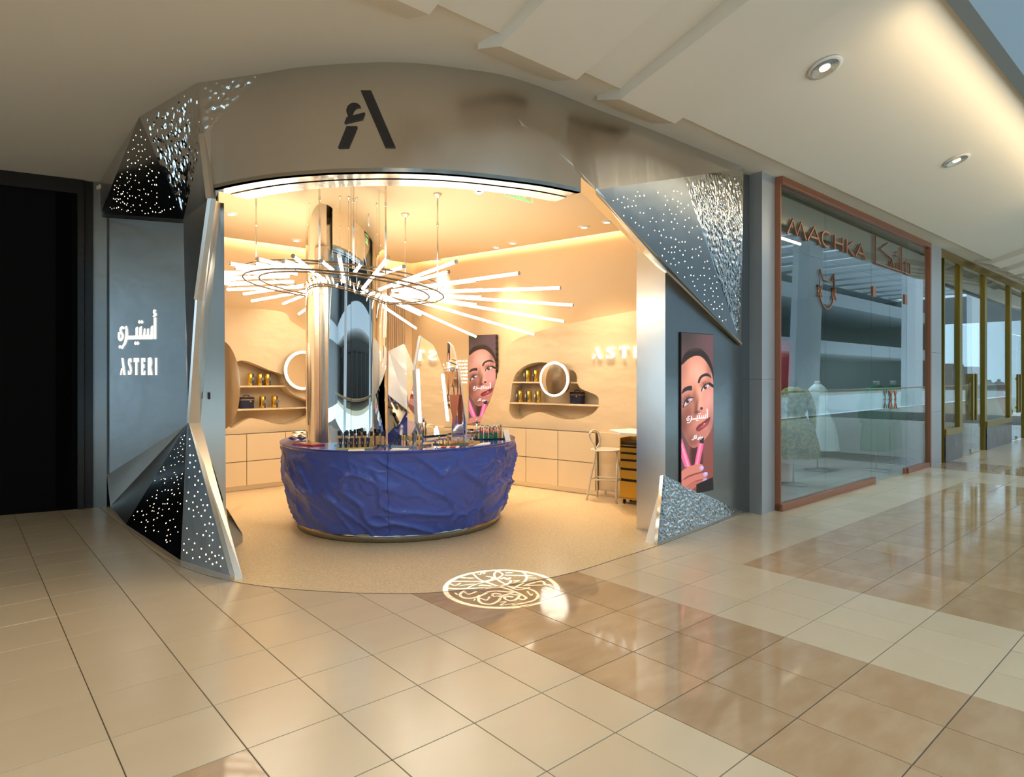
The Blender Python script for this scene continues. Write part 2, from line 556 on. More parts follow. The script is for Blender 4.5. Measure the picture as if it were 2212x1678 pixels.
# slanted white columns of the atrium
for k, (a, b) in enumerate(((30.5, -5.6), (13.5, -5.6), (47., -5.6), (-4.5, -5.6), (64, -5.6))):
    p0 = from_ab(a, b, -.2); top = from_ab(a + 2.4, b - .6, 12.5)
    mb = MB(); ring = [UA * .8 - NA * .4, UA * 1.05, UA * .8 + NA * .4, UA * -.8 + NA * .4, UA * -1.05, UA * -.8 - NA * .4]
    mb.prism([p0 + r for r in ring], top - p0)
    struct(mb.build('wall_column', WHITEWALL))

# lamps of the mall ceiling
def spot(name, loc, target, power, color, angle=110, blend=.8, radius=.08, parent=None):
    l = bpy.data.lights.new(name, 'SPOT'); l.energy = power; l.color = color; l.spot_size = R(angle); l.spot_blend = blend; l.shadow_soft_size = radius
    o = bpy.data.objects.new(name, l); COL.objects.link(o); o.location = loc
    d = Vector(target) - Vector(loc)
    o.rotation_euler = d.to_track_quat('-Z', 'Y').to_euler()
    if parent: o.parent = parent
    return o
for k, t in enumerate((-8., -4.2, 3.0, 7.5, 12.)):
    p = E(t, .95, ZC + SL * .95 - .12)
    spot('mall_lamp', p, p + Vector((0, 0, -3)) - NA * .4, 20, (1, .78, .54), 120, radius=.25)
for k, (a, b) in enumerate(((-4.6, 5.4), (-6.5, 2.6), (-2.2, 2.6), (-8.0, 5.6), (.6, 2.4))):
    p = from_ab(a, b, ZC - .05)
    spot('mall_lamp', p, p + Vector((0, 0, -3)), 72, (1, .76, .50), 150, radius=.3)
# warm cove light along the upper edge of the sloped ceiling
def area(name, loc, target, sx, sy, power, color, roll=None):
    l = bpy.data.lights.new(name, 'AREA'); l.shape = 'RECTANGLE'; l.size = sx; l.size_y = sy; l.energy = power; l.color = color
    o = bpy.data.objects.new(name, l); COL.objects.link(o); o.location = loc
    z = (Vector(loc) - Vector(target)).normalized()
    x = (Vector(roll) if roll is not None else UA).normalized(); y = z.cross(x).normalized(); x = y.cross(z)
    o.matrix_world = Matrix(((x.x, y.x, z.x, loc[0]), (x.y, y.y, z.y, loc[1]), (x.z, y.z, z.z, loc[2]), (0, 0, 0, 1)))
    return o
p = E(4.5, WID - .06, ZC + SL * WID - .30)
area('cove_lamp', p, E(4.5, WID * .55, ZC + SL * WID * .5), 7.5, .05, 20, (1, .78, .48))

# black hoarding of the closed unit on the left
BLACKPANEL = mat('black_panel', (.006, .006, .006), .6, spec=.08)
BLACKSTONE = mat('black_granite', (.016, .016, .016), .18, noise_amt=.6, noise_scale=300)
D0, D1 = floor_at(0, 1113), floor_at(183, 1098)
dd = (D1 - D0).normalized(); D2 = D0 - dd * 4.5
nd = Vector((dd.y, -dd.x, 0))
t = thing('black_hoarding', 'closed black panel of the dark unit left of the steel entrance', 'hoarding', (D0.x, D0.y, 0))
mb = MB(); mb.prism([D2, D1 - dd * .07, D1 - dd * .07 + Vector((0, 0, 3.93)), D2 + Vector((0, 0, 3.93))], nd * -.08)
mb.build('panel', BLACKPANEL, t, world=True)
mb = MB(); mb.prism([D1 - dd * .3, D1 + dd * .35, D1 + dd * .35 + nd * -.1, D1 - dd * .3 + nd * -.1], (0, 0, ZC)); struct(mb.build('wall_leak_cover', BLACKSTONE))  # wall added to stop sky light leaking between hoarding and pilaster
mb = MB(); mb.prism([D1 - dd * .07, D1, D1 + Vector((0, 0, ZC - .004)), D1 - dd * .07 + Vector((0, 0, ZC - .004))], nd * .05)
mb.build('jamb', BLACKSTONE, t, world=True)
mb = MB(); mb.prism([D2 + Vector((0, 0, 3.93)), D1 - dd * .07 + Vector((0, 0, 3.93)), D1 - dd * .07 + Vector((0, 0, ZC - .004)), D2 + Vector((0, 0, ZC - .004))], nd * .05)
mb.build('head', BLACKSTONE, t, world=True)
# ---------------------------------------------------------------- steel entrance of the shop
facade = thing('shop_entrance', 'faceted stainless steel shop entrance with perforated and hammered panels and a wide opening', 'storefront', (-.85, 4.86, 0))
def panel(name, pts, m=STEEL, th=.04, parent=facade, flip=False):
    pts = [Vector(p) for p in pts]
    n = Vector((0, 0, 0))
    for i in range(1, len(pts) - 1): n += (pts[i] - pts[0]).cross(pts[i + 1] - pts[0])
    n.normalize()
    c = sum(pts, Vector()) / len(pts)
    if n.dot(Vector((0, 0, EYE)) - c) > 0: n = -n          # n points away from the viewer
    mb = MB(); mb.prism(pts, n * th)
    o = mb.build(name, m, parent, world=True)
    return o, -n
def arc_pt(px, py, dY=0.0):
    return at(px, py, arc_Y(px) + dY)
def tp(px, py): return at(px, py, top_Y(py))

# curved fascia over the opening
ZF = 3.21
def fascia_line(pxs, z=None, inset=0., pys=None):
    out = []
    for i, px in enumerate(pxs):
        Y = arc_Y(px)
        if pys: q = tp(px, pys[i])
        else:
            q = Vector(((px - CX) / F * Y, Y, z))
        out.append(q)
    return out
tx = [(440, 182), (500, 170), (570, 158), (640, 146), (720, 139), (800, 135), (860, 135), (930, 139), (1012, 150)]
tx = smooth_poly(tx, 3, False)
top_line = [tp(*q) for q in tx]
# ridge from ceiling to opening corner on the right
RK0, RK1 = tp(1012, 150), None
bx = [(455, 408), (520, 394), (600, 382), (700, 374), (800, 371), (900, 372), (1000, 378), (1100, 389), (1180, 400), (1255, 415)]
bx = smooth_poly(bx, 3, False)
bot_line = [at(px, py, (ZF - EYE) * F / (HY - py)) for px, py in bx]
# fascia surface as a fan between top and bottom lines
def resample(L, n):
    d = [0]
    for a, b in zip(L[:-1], L[1:]): d.append(d[-1] + (b - a).length)
    out = []
    for k in range(n):
        s = d[-1] * k / (n - 1); i = 0
        while i < len(d) - 2 and d[i + 1] < s: i += 1
        t = (s - d[i]) / (d[i + 1] - d[i] + 1e-9)
        out.append(L[i].lerp(L[i + 1], min(t, 1)))
    return out
left_edge_top, left_edge_bot = tp(570, 158), bot_line[0]
g_ = at(440, 288, 5.36)
def inset_pts(L, d):
    out = []
    for i, q in enumerate(L):
        a = L[max(i - 1, 0)]; b = L[min(i + 1, len(L) - 1)]
        t = Vector((b.x - a.x, b.y - a.y, 0)).normalized()
        out.append(q + Vector((-t.y, t.x, 0)) * d)
    return out
NT = 64
def ycurve(pts):
    pts = smooth_poly(pts, 6, False)
    xs_ = [p[0] for p in pts]; ys_ = [p[1] for p in pts]
    return lambda px: float(np.interp(px, xs_, ys_))
ceil_y = ycurve([(425, 179), (500, 168), (570, 158), (640, 146), (720, 139), (800, 135), (860, 135), (930, 139), (1012, 150), (1090, 163), (1180, 192), (1300, 240), (1400, 277), (1500, 318), (1606, 360)])
low_y = ycurve([(455, 408), (520, 394), (600, 382), (700, 374), (800, 371), (900, 372), (1000, 378), (1100, 389), (1180, 400), (1255, 415)])
def ridge_y(px): return float(np.interp(px, [1012, 1070, 1128, 1185, 1235, 1256, 1286], [150, 208, 272, 318, 357, 385, 410]))
def fas_top(px):
    if px < 570: return float(np.interp(px, [440, 570], [288, 158]))
    return ceil_y(px) if px < 1012 else ridge_y(px)
def Yt(px): return top_Y(ceil_y(px))
def Yb(px): return (ZF - EYE) * F / (HY - low_y(px))
def fas_Y(px, py):
    c0, c1 = ceil_y(px), low_y(min(max(px, 455), 1255))
    f = (py - c0) / (c1 - c0)
    return Yt(px) + (Yb(min(max(px, 455), 1255)) - Yt(px)) * f
COLS = [455 + (1255 - 455) * i / (NT - 1) for i in range(NT)]
T = [at(px, fas_top(px), fas_Y(px, fas_top(px))) for px in COLS]
B = [at(px, low_y(px), Yb(px)) for px in COLS]
g_ = at(440, 288, fas_Y(445, 288))
mb = MB()
rows = 6
grid = [[T[i].lerp(B[i], r / rows) for i in range(NT)] for r in range(rows + 1)]
for r in range(rows):
    mb.strip(grid[r], grid[r + 1])
mb.add([g_, B[0]] + [grid[r][0] for r in range(rows)], [(0, 2 + r, 3 + r) for r in range(rows - 1)] + [(0, rows + 1, 1)], True)
ib = inset_pts(B, .05); itp = inset_pts(T, .05)
mb.strip(list(reversed(itp)), list(reversed(ib)))
mb.strip(B, ib)
fascia = mb.build('fascia', FASCIA_STEEL, facade, world=True)
# polished soffit with the shutter slot
s0 = inset_pts(B, .0); s1 = inset_pts(B, .16); s2 = inset_pts(B, .195); s3 = inset_pts(B, .36)
for nm, A_, B_, m in (('soffit_front', s0, s1, STEEL_MIRROR), ('soffit_rear', s2, s3, STEEL_MIRROR)):
    mb = MB(); up = Vector((0, 0, .03))
    mb.strip(A_, B_); mb.strip([q + up for q in reversed(A_)], [q + up for q in reversed(B_)])
    mb.strip([q + up for q in A_], A_); mb.strip(B_, [q + up for q in B_])
    mb.build(nm, m, facade, world=True)
mb = MB(); up = Vector((0, 0, .05))
mb.strip([q + up for q in s1], [q + up for q in s2])
mb.build('shutter_slot', BLACK, facade, world=True)
mb = MB(); up = Vector((0, 0, ZC - ZF))
mb.strip(s3, [q + up for q in s3])
mb.build('bulkhead', SHOP_CEIL, facade, world=True)

# ---- left side
a_ = tp(215, 393); b_ = tp(301, 252); c_ = tp(425, 179); d_ = tp(570, 158)
e_ = at(217, 462, 8.10); f_ = at(396, 473, 7.90)
pn = Vector((f_.y - e_.y, -(f_.x - e_.x), 0)).normalized()
f2 = at(396, 473, 5.95)
panel('facet', [a_, b_, e_])
def hammered(name, A_, B_, C_, n=90, amp=.011, scale=26., parent=facade, stretch=1.):
    A_, B_, C_ = Vector(A_), Vector(B_), Vector(C_)
    nr = (B_ - A_).cross(C_ - A_).normalized()
    if nr.dot(Vector((0, 0, EYE)) - A_) < 0: nr = -nr
    vs = []; idx = {}
    for i in range(n + 1):
        for j in range(n + 1 - i):
            u, v = i / n, j / n
            q = A_ + (B_ - A_) * u + (C_ - A_) * v
            w = min(u, v, 1 - u - v)
            f = min(1, w * 14)
            nq = Vector((q.x * scale, q.y * scale, q.z * scale * stretch))
            d = noise.noise(nq) + .35 * noise.noise(nq * 2.1)
            idx[i, j] = len(vs); vs.append(q + nr * (d * amp * f))
    fs = []
    for i in range(n):
        for j in range(n - i):
            fs.append((idx[i, j], idx[i + 1, j], idx[i, j + 1]))
            if i + j < n - 1: fs.append((idx[i + 1, j], idx[i + 1, j + 1], idx[i, j + 1]))
    mb = MB(); mb.add(vs, fs, True)
    # backing so that the sheet has thickness
    mb.add([A_, B_, C_, A_ - nr * .04, B_ - nr * .04, C_ - nr * .04], [(0, 1, 4, 3), (1, 2, 5, 4), (2, 0, 3, 5), (3, 4, 5)])
    return mb.build(name, HAMMER, parent, world=True, recalc=False)
hammered('hammered_panel', c_, d_, g_, 60, .012, 24.)
hammered('hammered_panel', b_, c_, f2, 110, .010, 26., stretch=.6)
hammered('hammered_panel', c_, g_, f2, 90, .010, 26., stretch=.6)
DOT = emit_mat('pinhole_light', (1., .74, .46), 7.)
def dots(parent_panel, tri, n, seed, r=(.0035, .0075)):
    A_, B_, C_ = [Vector(p) for p in tri]
    nr = (B_ - A_).cross(C_ - A_).normalized()
    if nr.dot(Vector((0, 0, EYE)) - A_) < 0: nr = -nr
    x = (B_ - A_).normalized(); y = nr.cross(x)
    rng = random.Random(seed); mb = MB(); pts = []
    tries = 0
    clus = [(rng.random(), rng.random()) for _ in range(9)]
    while len(pts) < n and tries < 60000:
        tries += 1
        u, v = rng.random(), rng.random()
        if u + v > 1: u, v = 1 - u, 1 - v
        if min(u, v, 1 - u - v) < .035: continue
        # clustered density
        q = A_ + (B_ - A_) * u + (C_ - A_) * v
        dens = .5 + .5 * noise.noise(q * 3.4 + Vector((seed, 0, 0)))
        if rng.random() > dens ** 2 * 2.2: continue
        if any((q - p).length < .05 for p in pts): continue
        pts.append(q)
    for q in pts:
        rr = rng.uniform(*r); q = q + nr * .0015
        mb.add([q + (x * math.cos(k * math.pi / 4) + y * math.sin(k * math.pi / 4)) * rr for k in range(8)], [tuple(range(8))])
    tag(mb.build('pinhole_lights', DOT, parent_panel, world=True), kind='stuff')
PERF = mat('perforated_steel', (.30, .31, .32), .16, 1., bump=.1, bump_scale=1.5, bump_dist=.05)
panel('facet', [e_, f_, f2]); pp, _ = panel('perforated_panel', [b_, e_, f2], PERF); dots(pp, [b_, e_, f2], 120, 3)
n_ = on_plane(404, 916, e_, pn); pl = on_plane(231, 1026, e_, pn); n2 = at(408, 914, 5.62)
# the tall sign panel in two sheets
em = e_.lerp(f_, .42); plm = pl.lerp(n_, .42)
panel('sign_panel', [e_, em, plm, pl], STEEL_SHADED); panel('sign_panel', [em, f_, n_, plm], STEEL_SHADED)
# lower facets
q1 = floor_at(238, 1102); q2 = floor_at(272, 1142); q3 = floor_at(390, 1222); q4 = floor_at(497, 1257)
zb = Vector((0, 0, .05))
panel('facet', [pl, n_, q2 + zb, q1 + zb])
pp, _ = panel('perforated_panel', [n_, q2 + zb, q3 + zb], PERF); dots(pp, [n_, q2 + zb, q3 + zb], 95, 11)
pp, _ = panel('perforated_panel', [n2, q3 + zb, q4 + zb], STEEL_SHADED); dots(pp, [n2, q3 + zb, q4 + zb], 62, 15, (.004, .008))
for A_, B_ in ((q1, q2), (q2, q3), (q3, q4)):
    panel('kick_strip', [A_, B_, B_ + zb, A_ + zb])
# return towards the opening
k0 = B[0]; k1 = at(456, 428, 5.26); m_ = at(426, 648, 5.44)
panel('facet', [g_, k0, k1]); panel('facet', [g_, k1, m_, f2]); panel('facet', [f2, m_, n2]); panel('facet', [f_, f2, n2, n_]); panel('facet', [n_, n2, q3 + zb])
# narrow frame strip around the opening (left)
st_o = [k0, k1, m_, n2, q4]
st_i = [at(474, 409, k0.y + .06), at(464, 432, 5.34), at(442, 650, 5.56), at(433, 913, 5.66), floor_at(525, 1250)]
for i in range(4):
    panel('frame_strip', [st_o[i], st_o[i + 1], st_i[i + 1], st_i[i]], STEEL_SATIN if i < 3 else mat('brushed_foot', (.72, .62, .50), .3, 1.), .03)
# vertical jamb behind it
jt, jb = at(476, 437, 5.72), Vector((at(481, 1000, 5.76).x, 5.76, 0.0))
panel('jamb', [st_i[1], st_i[2], st_i[3], at(482, 1080, 5.5), Vector((jb.x, jb.y, .0)), Vector((jt.x, jt.y, ZF))], STEEL_SATIN, .03)
pp, _ = panel('jamb', [Vector((jb.x, jb.y, 0)), Vector((-3.25, 6.6, 0)), Vector((-3.25, 6.6, ZF)), Vector((jt.x, jt.y, ZF))], STEEL_SATIN, .03)
mb = MB(); q = at(452, 855, 5.66)
mb.box(q, (.012, .02, .06)); mb.build('lock_slot', BLACK, facade, world=True)
# small inner foot
F1 = floor_at(500, 1190); F2 = floor_at(524, 1172)
mb = MB(); mb.add([F1, F2, floor_at(523, 1150), floor_at(497, 1160), F1 + Vector((.0, 0, .06)), F2 + Vector((0, 0, .08)), at(490, 1098, 5.95), at(488, 1098, 6.1)],
                  [(0, 1, 5, 4), (1, 2, 6, 5), (2, 3, 7, 6), (3, 0, 4, 7), (4, 5, 6, 7)])
mb.build('inner_foot', mat('painted_beige', (.55, .47, .36), .5), facade, world=True, recalc=True)
# flat pilaster on the far left
PA, PB = floor_at(186, 1097), floor_at(229, 1097)
mb = MB(); mb.prism([Vector((PA.x, 8.06, 0)), Vector((PB.x + .0, 8.06, 0)), Vector((PB.x, 8.3, 0)), Vector((PA.x, 8.3, 0))], (0, 0, ZC))
mb.build('pilaster', STEEL_SHADED, facade, world=True)

# ---- right side
D1_ = at(1286, 410, 5.72); D2_ = at(1476, 383, 6.62); D3_ = at(1601, 744, 7.62); H2_ = at(1606, 364, 7.50)
# upper plain facet
def up_low(px):
    if px < 1286: return ridge_y(px)
    return float(np.interp(px, [1286, 1476, 1606], [410, 383, 364]))
def up_lowY(px):
    if px < 1286: return fas_Y(px, ridge_y(px)) if px < 1240 else float(np.interp(px, [1240, 1286], [fas_Y(1240, ridge_y(1240)), D1_.y]))
    return float(np.interp(px, [1286, 1476, 1606], [D1_.y, D2_.y, H2_.y]))
UC = [1013 + (1604 - 1013) * i / 59 for i in range(60)]
ut = [at(px, ceil_y(px), Yt(px)) for px in UC]; ul = [at(px, up_low(px), up_lowY(px)) for px in UC]
mb = MB()
for i in range(5):
    mb.strip([p_.lerp(q_, i / 5) for p_, q_ in zip(ut, ul)], [p_.lerp(q_, (i + 1) / 5) for p_, q_ in zip(ut, ul)])
mb.build('facet', FASCIA_STEEL, facade, world=True)
pp, _ = panel('perforated_panel', [D1_, D2_, D3_], STEEL_SHADED); dots(pp, [D1_, D2_, D3_], 130, 23, (.004, .0075))
hammered('hammered_panel', D2_, H2_, D3_, 110, .007, 34., stretch=.7)
# frame strip along the slanted edge
so = [tp(1012, 150), at(1128, 272, fas_Y(1128, 272)), at(1235, 357, fas_Y(1235, 357)), D1_, at(1440, 588, 6.6), D3_]
si = [tp(1012, 150) + Vector((-.02, .05, 0)), at(1122, 272, fas_Y(1122, 272) + .05), at(1212, 358, fas_Y(1212, 358) + .12), at(1256, 416, 5.80), at(1377, 534, 6.50), at(1437, 594, 6.9), at(1600, 748, 7.72)]
panel('frame_strip', [so[0], so[1], si[1], si[0]], STEEL, .02)
panel('frame_strip', [so[1], so[2], si[2], si[1]], STEEL_SATIN, .02)
panel('frame_strip', [so[2], so[3], si[3], si[2]], STEEL_SATIN, .02)
panel('frame_strip', [so[3], so[4], si[5], si[4], si[3]], STEEL_SATIN, .02)
panel('frame_strip', [so[4], so[5], si[6], si[5]], STEEL, .02)
# pier and screen panel
R1_ = Vector((2.80, 7.745, 0)); R0_ = Vector((1.61, 6.71, 0)); Rp = Vector((1.353, 6.94, 0))
def up_(p, z): return Vector((p.x, p.y, z))
mb = MB(); mb.prism([Rp, R0_, R0_ + Vector((.06, .06, 0)), Rp + Vector((.1, .12, 0))], (0, 0, ZC - .05))
mb.build('pier', STEEL_SATIN, facade, world=True)
mb = MB(); mb.prism([R0_, R1_, R1_ + Vector((-.05, .06, 0)), R0_ + Vector((-.05, .06, 0))], (0, 0, ZC - .05))
mb.build('screen_panel', STEEL_SHADED, facade, world=True)
w0 = at(1433, 1026, 6.66); w1 = floor_at(1393, 1172); w2 = floor_at(1420, 1178); w3 = floor_at(1604, 1109)
panel('foot', [w0, w1, w2], mat('warm_white_metal', (.85, .76, .66), .35))
HB = hammered('hammered_panel', w0, w2 + Vector((0, 0, .02)), w3 + Vector((0, 0, .02)), 120, .008, 38.)
panel('kick_strip', [w2, w3, w3 + Vector((0, 0, .03)), w2 + Vector((0, 0, .03))])
# right pilaster
mb = MB(); mb.prism([R1_, Vector((3.02, 7.86, 0)), Vector((2.95, 8.1, 0)), Vector((2.75, 7.95, 0))], (0, 0, ZC))
mb.build('pilaster', STEEL_SHADED, facade, world=True)

# ---------------------------------------------------------------- lettering helpers
def sign_letters(root, polys_by_letter, frame, depth, m, names):
    for nm, polys in zip(names, polys_by_letter):
        mb = MB()
        for poly in polys:
            P = [Vector(frame(x, y, 0)) for x, y in poly]
            n = Vector(frame(0, 0, 1)) - Vector(frame(0, 0, 0))
            mb.prism(P, n.normalized() * depth)
        mb.build(nm, m, root, world=True)
def S_poly(w=.5):
    mid = smooth_poly([(.43, .80), (.34, .93), (.20, .93), (.11, .82), (.14, .67), (.30, .52), (.42, .36), (.43, .20), (.33, .07), (.18, .06), (.07, .19)], 4, False)
    n = len(mid); ws = [.035 + .14 * max(0, math.sin(math.pi * i / (n - 1))) ** 1.6 for i in range(n)]
    return [ribbon(mid, ws), [(.42, .98), (.47, .98), (.47, .74)], [(.03, .02), (.03, .27), (.08, .02)]]
STENCIL = {
    'A': ([[(0, 0), (.10, 0), (.25, .40), (.17, .40)], [(.21, 1), (.40, 1), (.74, 0), (.53, 0)]], .80),
    'S': (S_poly(), .56),
    'T': ([[(.22, 0), (.42, 0), (.42, 1), (.22, 1)], [(-.02, 1), (.17, 1), (-.02, .76)], [(.47, 1), (.66, 1), (.66, .76)]], .74),
    'E': ([[(0, 0), (.19, 0), (.19, 1), (0, 1)], [(.25, 1), (.50, 1), (.50, .76)], [(.25, .54), (.40, .64), (.40, .40)], [(.25, 0), (.52, .26), (.52, 0)]], .62),
    'R': ([[(0, 0), (.19, 0), (.19, 1), (0, 1)], ribbon(smooth_poly([(.25, .97), (.40, .93), (.47, .76), (.40, .58), (.25, .53)], 4, False), .14), [(.26, .48), (.42, .44), (.64, 0), (.44, 0)]], .72),
    'I': ([[(0, 0), (.19, 0), (.19, 1), (0, 1)]], .26),
}
def stencil_word(word, h, sx=1.0, gap=.12):
    out = []; x = 0
    for ch in word:
        polys, adv = STENCIL[ch]
        out.append([[((x + px) * h * sx, py * h) for px, py in poly] for poly in polys])
        x += adv + gap
    return out, (x - gap) * h * sx
# stylised Arabic word of the shop, right to left, unit box about 3.0 wide, 1.0 tall above the base line
def bar(pts, w): return ribbon(pts, w)
ARABIC_WORD = [
    ('alef', [[(2.72, 0), (2.86, 0), (2.86, 1.0), (2.72, .96)], ribbon(smooth_poly([(2.84, 1.30), (2.74, 1.32), (2.70, 1.22), (2.78, 1.15), (2.88, 1.18)], 3, False), .07), [(2.66, 1.08), (2.88, 1.14), (2.88, 1.07), (2.66, 1.01)]]),
    ('seen', [[(1.80, 0), (2.60, 0), (2.60, .17), (1.80, .17)], [(2.46, .12), (2.60, .12), (2.60, .62), (2.50, .56)], [(2.18, .12), (2.30, .12), (2.30, .50), (2.22, .46)], [(1.92, .12), (2.04, .12), (2.04, .50), (1.96, .46)]]),
    ('teh', [[(1.55, 0), (1.76, 0), (1.76, .60), (1.62, .54), (1.62, .17), (1.55, .17)], [(1.52, .80), (1.60, .88), (1.68, .80), (1.60, .72)], [(1.72, .80), (1.80, .88), (1.88, .80), (1.80, .72)]]),
    ('yeh', [[(.62, 0), (1.46, 0), (1.46, .58), (1.34, .52), (1.34, .17), (.62, .17)], [(1.22, -.18), (1.30, -.10), (1.38, -.18), (1.30, -.26)], [(1.40, -.18), (1.48, -.10), (1.56, -.18), (1.48, -.26)]]),
    ('reh', [ribbon(smooth_poly([(.58, .62), (.62, .40), (.60, .10), (.48, -.18), (.28, -.34)], 4, False), [.05, .07, .09, .11, .13, .14, .15, .15, .15, .14, .13, .12, .11, .10, .08, .06, .03])]),
    ('yeh_end', [ribbon(smooth_poly([(.42, .52), (.26, .56), (.14, .44), (.22, .30), (.32, .18), (.24, .02), (.10, -.02), (.02, .12), (.04, .34)], 4, False), .10), [(.02, -.34), (.10, -.26), (.18, -.34), (.10, -.42)], [(.20, -.36), (.28, -.28), (.36, -.36), (.28, -.44)]]),
]
LETTER_LIT = emit_mat('lit_letter', (1., .95, .86), 1.3)
# sign on the left panel
def on_left(px, py): return on_plane(px, py, e_, pn)
t = thing('shop_sign', 'white lit shop name in Latin and Arabic lettering on the left steel panel', 'sign', on_left(300, 810))
o_ = on_left(261, 810); xr = on_left(340, 810) - o_; wdt = xr.length; xr.normalize(); zz = Vector((0, 0, 1))
letters, w = stencil_word('ASTERI', 1.0, 1.0, .42)
hh = (on_left(338, 773) - on_left(338, 810)).length
frame = lambda x, y, d: o_ + xr * (x * wdt / w) + zz * (y * hh) + pn * (d + .002)
sign_letters(t, letters, frame, .012, LETTER_LIT, ['letter'] * 6)
oa = on_left(257, 735); xa = on_left(338, 731) - oa; wa = xa.length / 2.88
ha = (on_left(334, 676) - on_left(334, 724)).length
frame2 = lambda x, y, d: oa + xr * (x * wa) + zz * (y * ha * .98 + .01) + pn * (d + .002)
sign_letters(t, [q for _, q in ARABIC_WORD], frame2, .012, LETTER_LIT, ['letter'] * 6)

# emblem on the fascia
t = thing('fascia_emblem', 'dark brown letter emblem on the curved steel fascia above the opening', 'sign', at(790, 318, 4.86))
EMB = mat('emblem_brown', (.035, .026, .020), .55)
def em_pt(x, y, off):
    px, py = 700 + x * .0953, 180 + y * .0953
    return at(px, py, fas_Y(px, py) - off)
def em_piece(pts, name):
    front = [em_pt(x, y, .016) for x, y in pts]
    mb = MB(); mb.prism(front, (0, .03, 0)); mb.build(name, EMB, t, world=True)
em_piece([(825, 158), (1065, 158), (1615, 1438), (1380, 1438)], 'long_stroke')
em_piece([(508, 968), (745, 968), (545, 1445), (312, 1455)], 'short_stroke')
cres = [(680 + 178 * math.cos(R(a)), 615 - 178 * math.sin(R(a))) for a in range(32, 222, 10)]
inner = [(632, 725), (630, 680), (648, 615), (690, 560), (740, 532), (790, 525)]
em_piece([(512, 760), (915, 655), (860, 800), (455, 898)], 'hamza_bar')
em_piece(cres[1:] + [(545, 752), (632, 728)] + inner[1:] + [(824, 530)], 'hamza_curl')
# ---------------------------------------------------------------- shop interior
ZI = 3.67
CN = Vector((-1.82, 11.6, 0))
DR = Vector((.790, -.614, 0)).normalized(); NR = Vector((-.614, -.790, 0)).normalized()
DL = Vector((-.737, -.676, 0)).normalized(); NL = Vector((.676, -.737, 0)).normalized()
def wall_frame(D, N):
    def fr(s, z, d=0.0): return CN + D * s + Vector((0, 0, z)) + N * d
    def pick(px, py, off):
        q = on_plane(px, py, CN + N * off, N)
        return (q - CN).dot(D), q.z
    return fr, pick
FR, PR = wall_frame(DR, NR); FL, PL = wall_frame(DL, NL)
ROT_R = math.atan2(DR.y, DR.x); ROT_L = math.atan2(-DL.y, -DL.x)
mb = MB(); mb.prism([FR(-.1, 0), FR(6.05, 0), FR(6.05, 0, -.12), FR(-.1, 0, -.12)], (0, 0, ZC)); struct(mb.build('wall_right', SHOP_PAINT))
mb = MB(); mb.prism([FL(0, 0), FL(4.95, 0), FL(4.95, 0, -.12), FL(0, 0, -.12)], (0, 0, ZC)); struct(mb.build('wall_left', SHOP_PAINT))
lin = [Vector((-2.68, 5.82, 0)), Vector((-2.99, 6.06, 0)), Vector((-3.99, 7.98, 0)), Vector((-4.2, 8.22, 0)), Vector((-5.3, 8.42, 0))]  # hidden lining, added so the column mirrors warm paint instead of darkness
mb = MB()
for a, b in zip(lin[:-1], lin[1:]):
    n = Vector((b.y - a.y, -(b.x - a.x), 0)).normalized()
    if n.dot(Vector((-1.8, 8.5, 0)) - a) < 0: n = -n
    mb.prism([a, b, b + n * .01, a + n * .01], (0, 0, ZC - .01))
struct(mb.build('wall_added_lining_left', SHOP_PAINT))
mb = MB(); mb.prism([Vector((1.46, 7.08, 0)), Vector((2.70, 7.93, 0)), Vector((2.69, 7.945, 0)), Vector((1.45, 7.095, 0))], (0, 0, ZC - .01)); struct(mb.build('wall_added_lining_right', SHOP_PAINT))  # matching hidden lining behind the pier, added for the column's reflection
# ceiling held off the walls by a cove gap
gap = .16
cpoly = [FR(gap, 0, gap), FR(5.6, 0, gap), Vector((2.5, 7.75, 0)), Vector((1.42, 6.9, 0))]
back = [Vector((q.x, q.y, 0)) for q in reversed(s3)]
cpoly += back + [Vector((-2.75, 6.3, 0)), Vector((-4.9, 8.5, 0)), FL(4.6, 0, gap)]
mb = MB(); mb.prism([Vector((q.x, q.y, ZI)) for q in cpoly], (0, 0, .10)); struct(mb.build('ceiling_shop', SHOP_CEIL))
# cove LED strips behind the ceiling edge
COVE = emit_mat('cove_led', (1., .76, .44), 40., True)
for fr, L0, L1 in ((FR, .3, 5.7), (FL, .3, 4.6)):
    mb = MB(); mb.prism([fr(L0, ZI + .13, .20), fr(L1, ZI + .13, .20), fr(L1, ZI + .13, .235), fr(L0, ZI + .13, .235)], (0, 0, .02))
    struct(mb.build('trim_4', COVE))
mb = MB(); mb.prism([FR(-.2, ZI + .34, -.1), FR(6, ZI + .34, -.1), Vector((1.5, 6.75, ZI + .34)), Vector((.3, 5.75, ZI + .34)), Vector((-.8, 5.4, ZI + .34)), Vector((-2.2, 5.7, ZI + .34)), Vector((-3.2, 6.6, ZI + .34)), FL(5, ZI + .34, -.1)], (0, 0, .05))
struct(mb.build('ceiling_void', SHOP_CEIL))

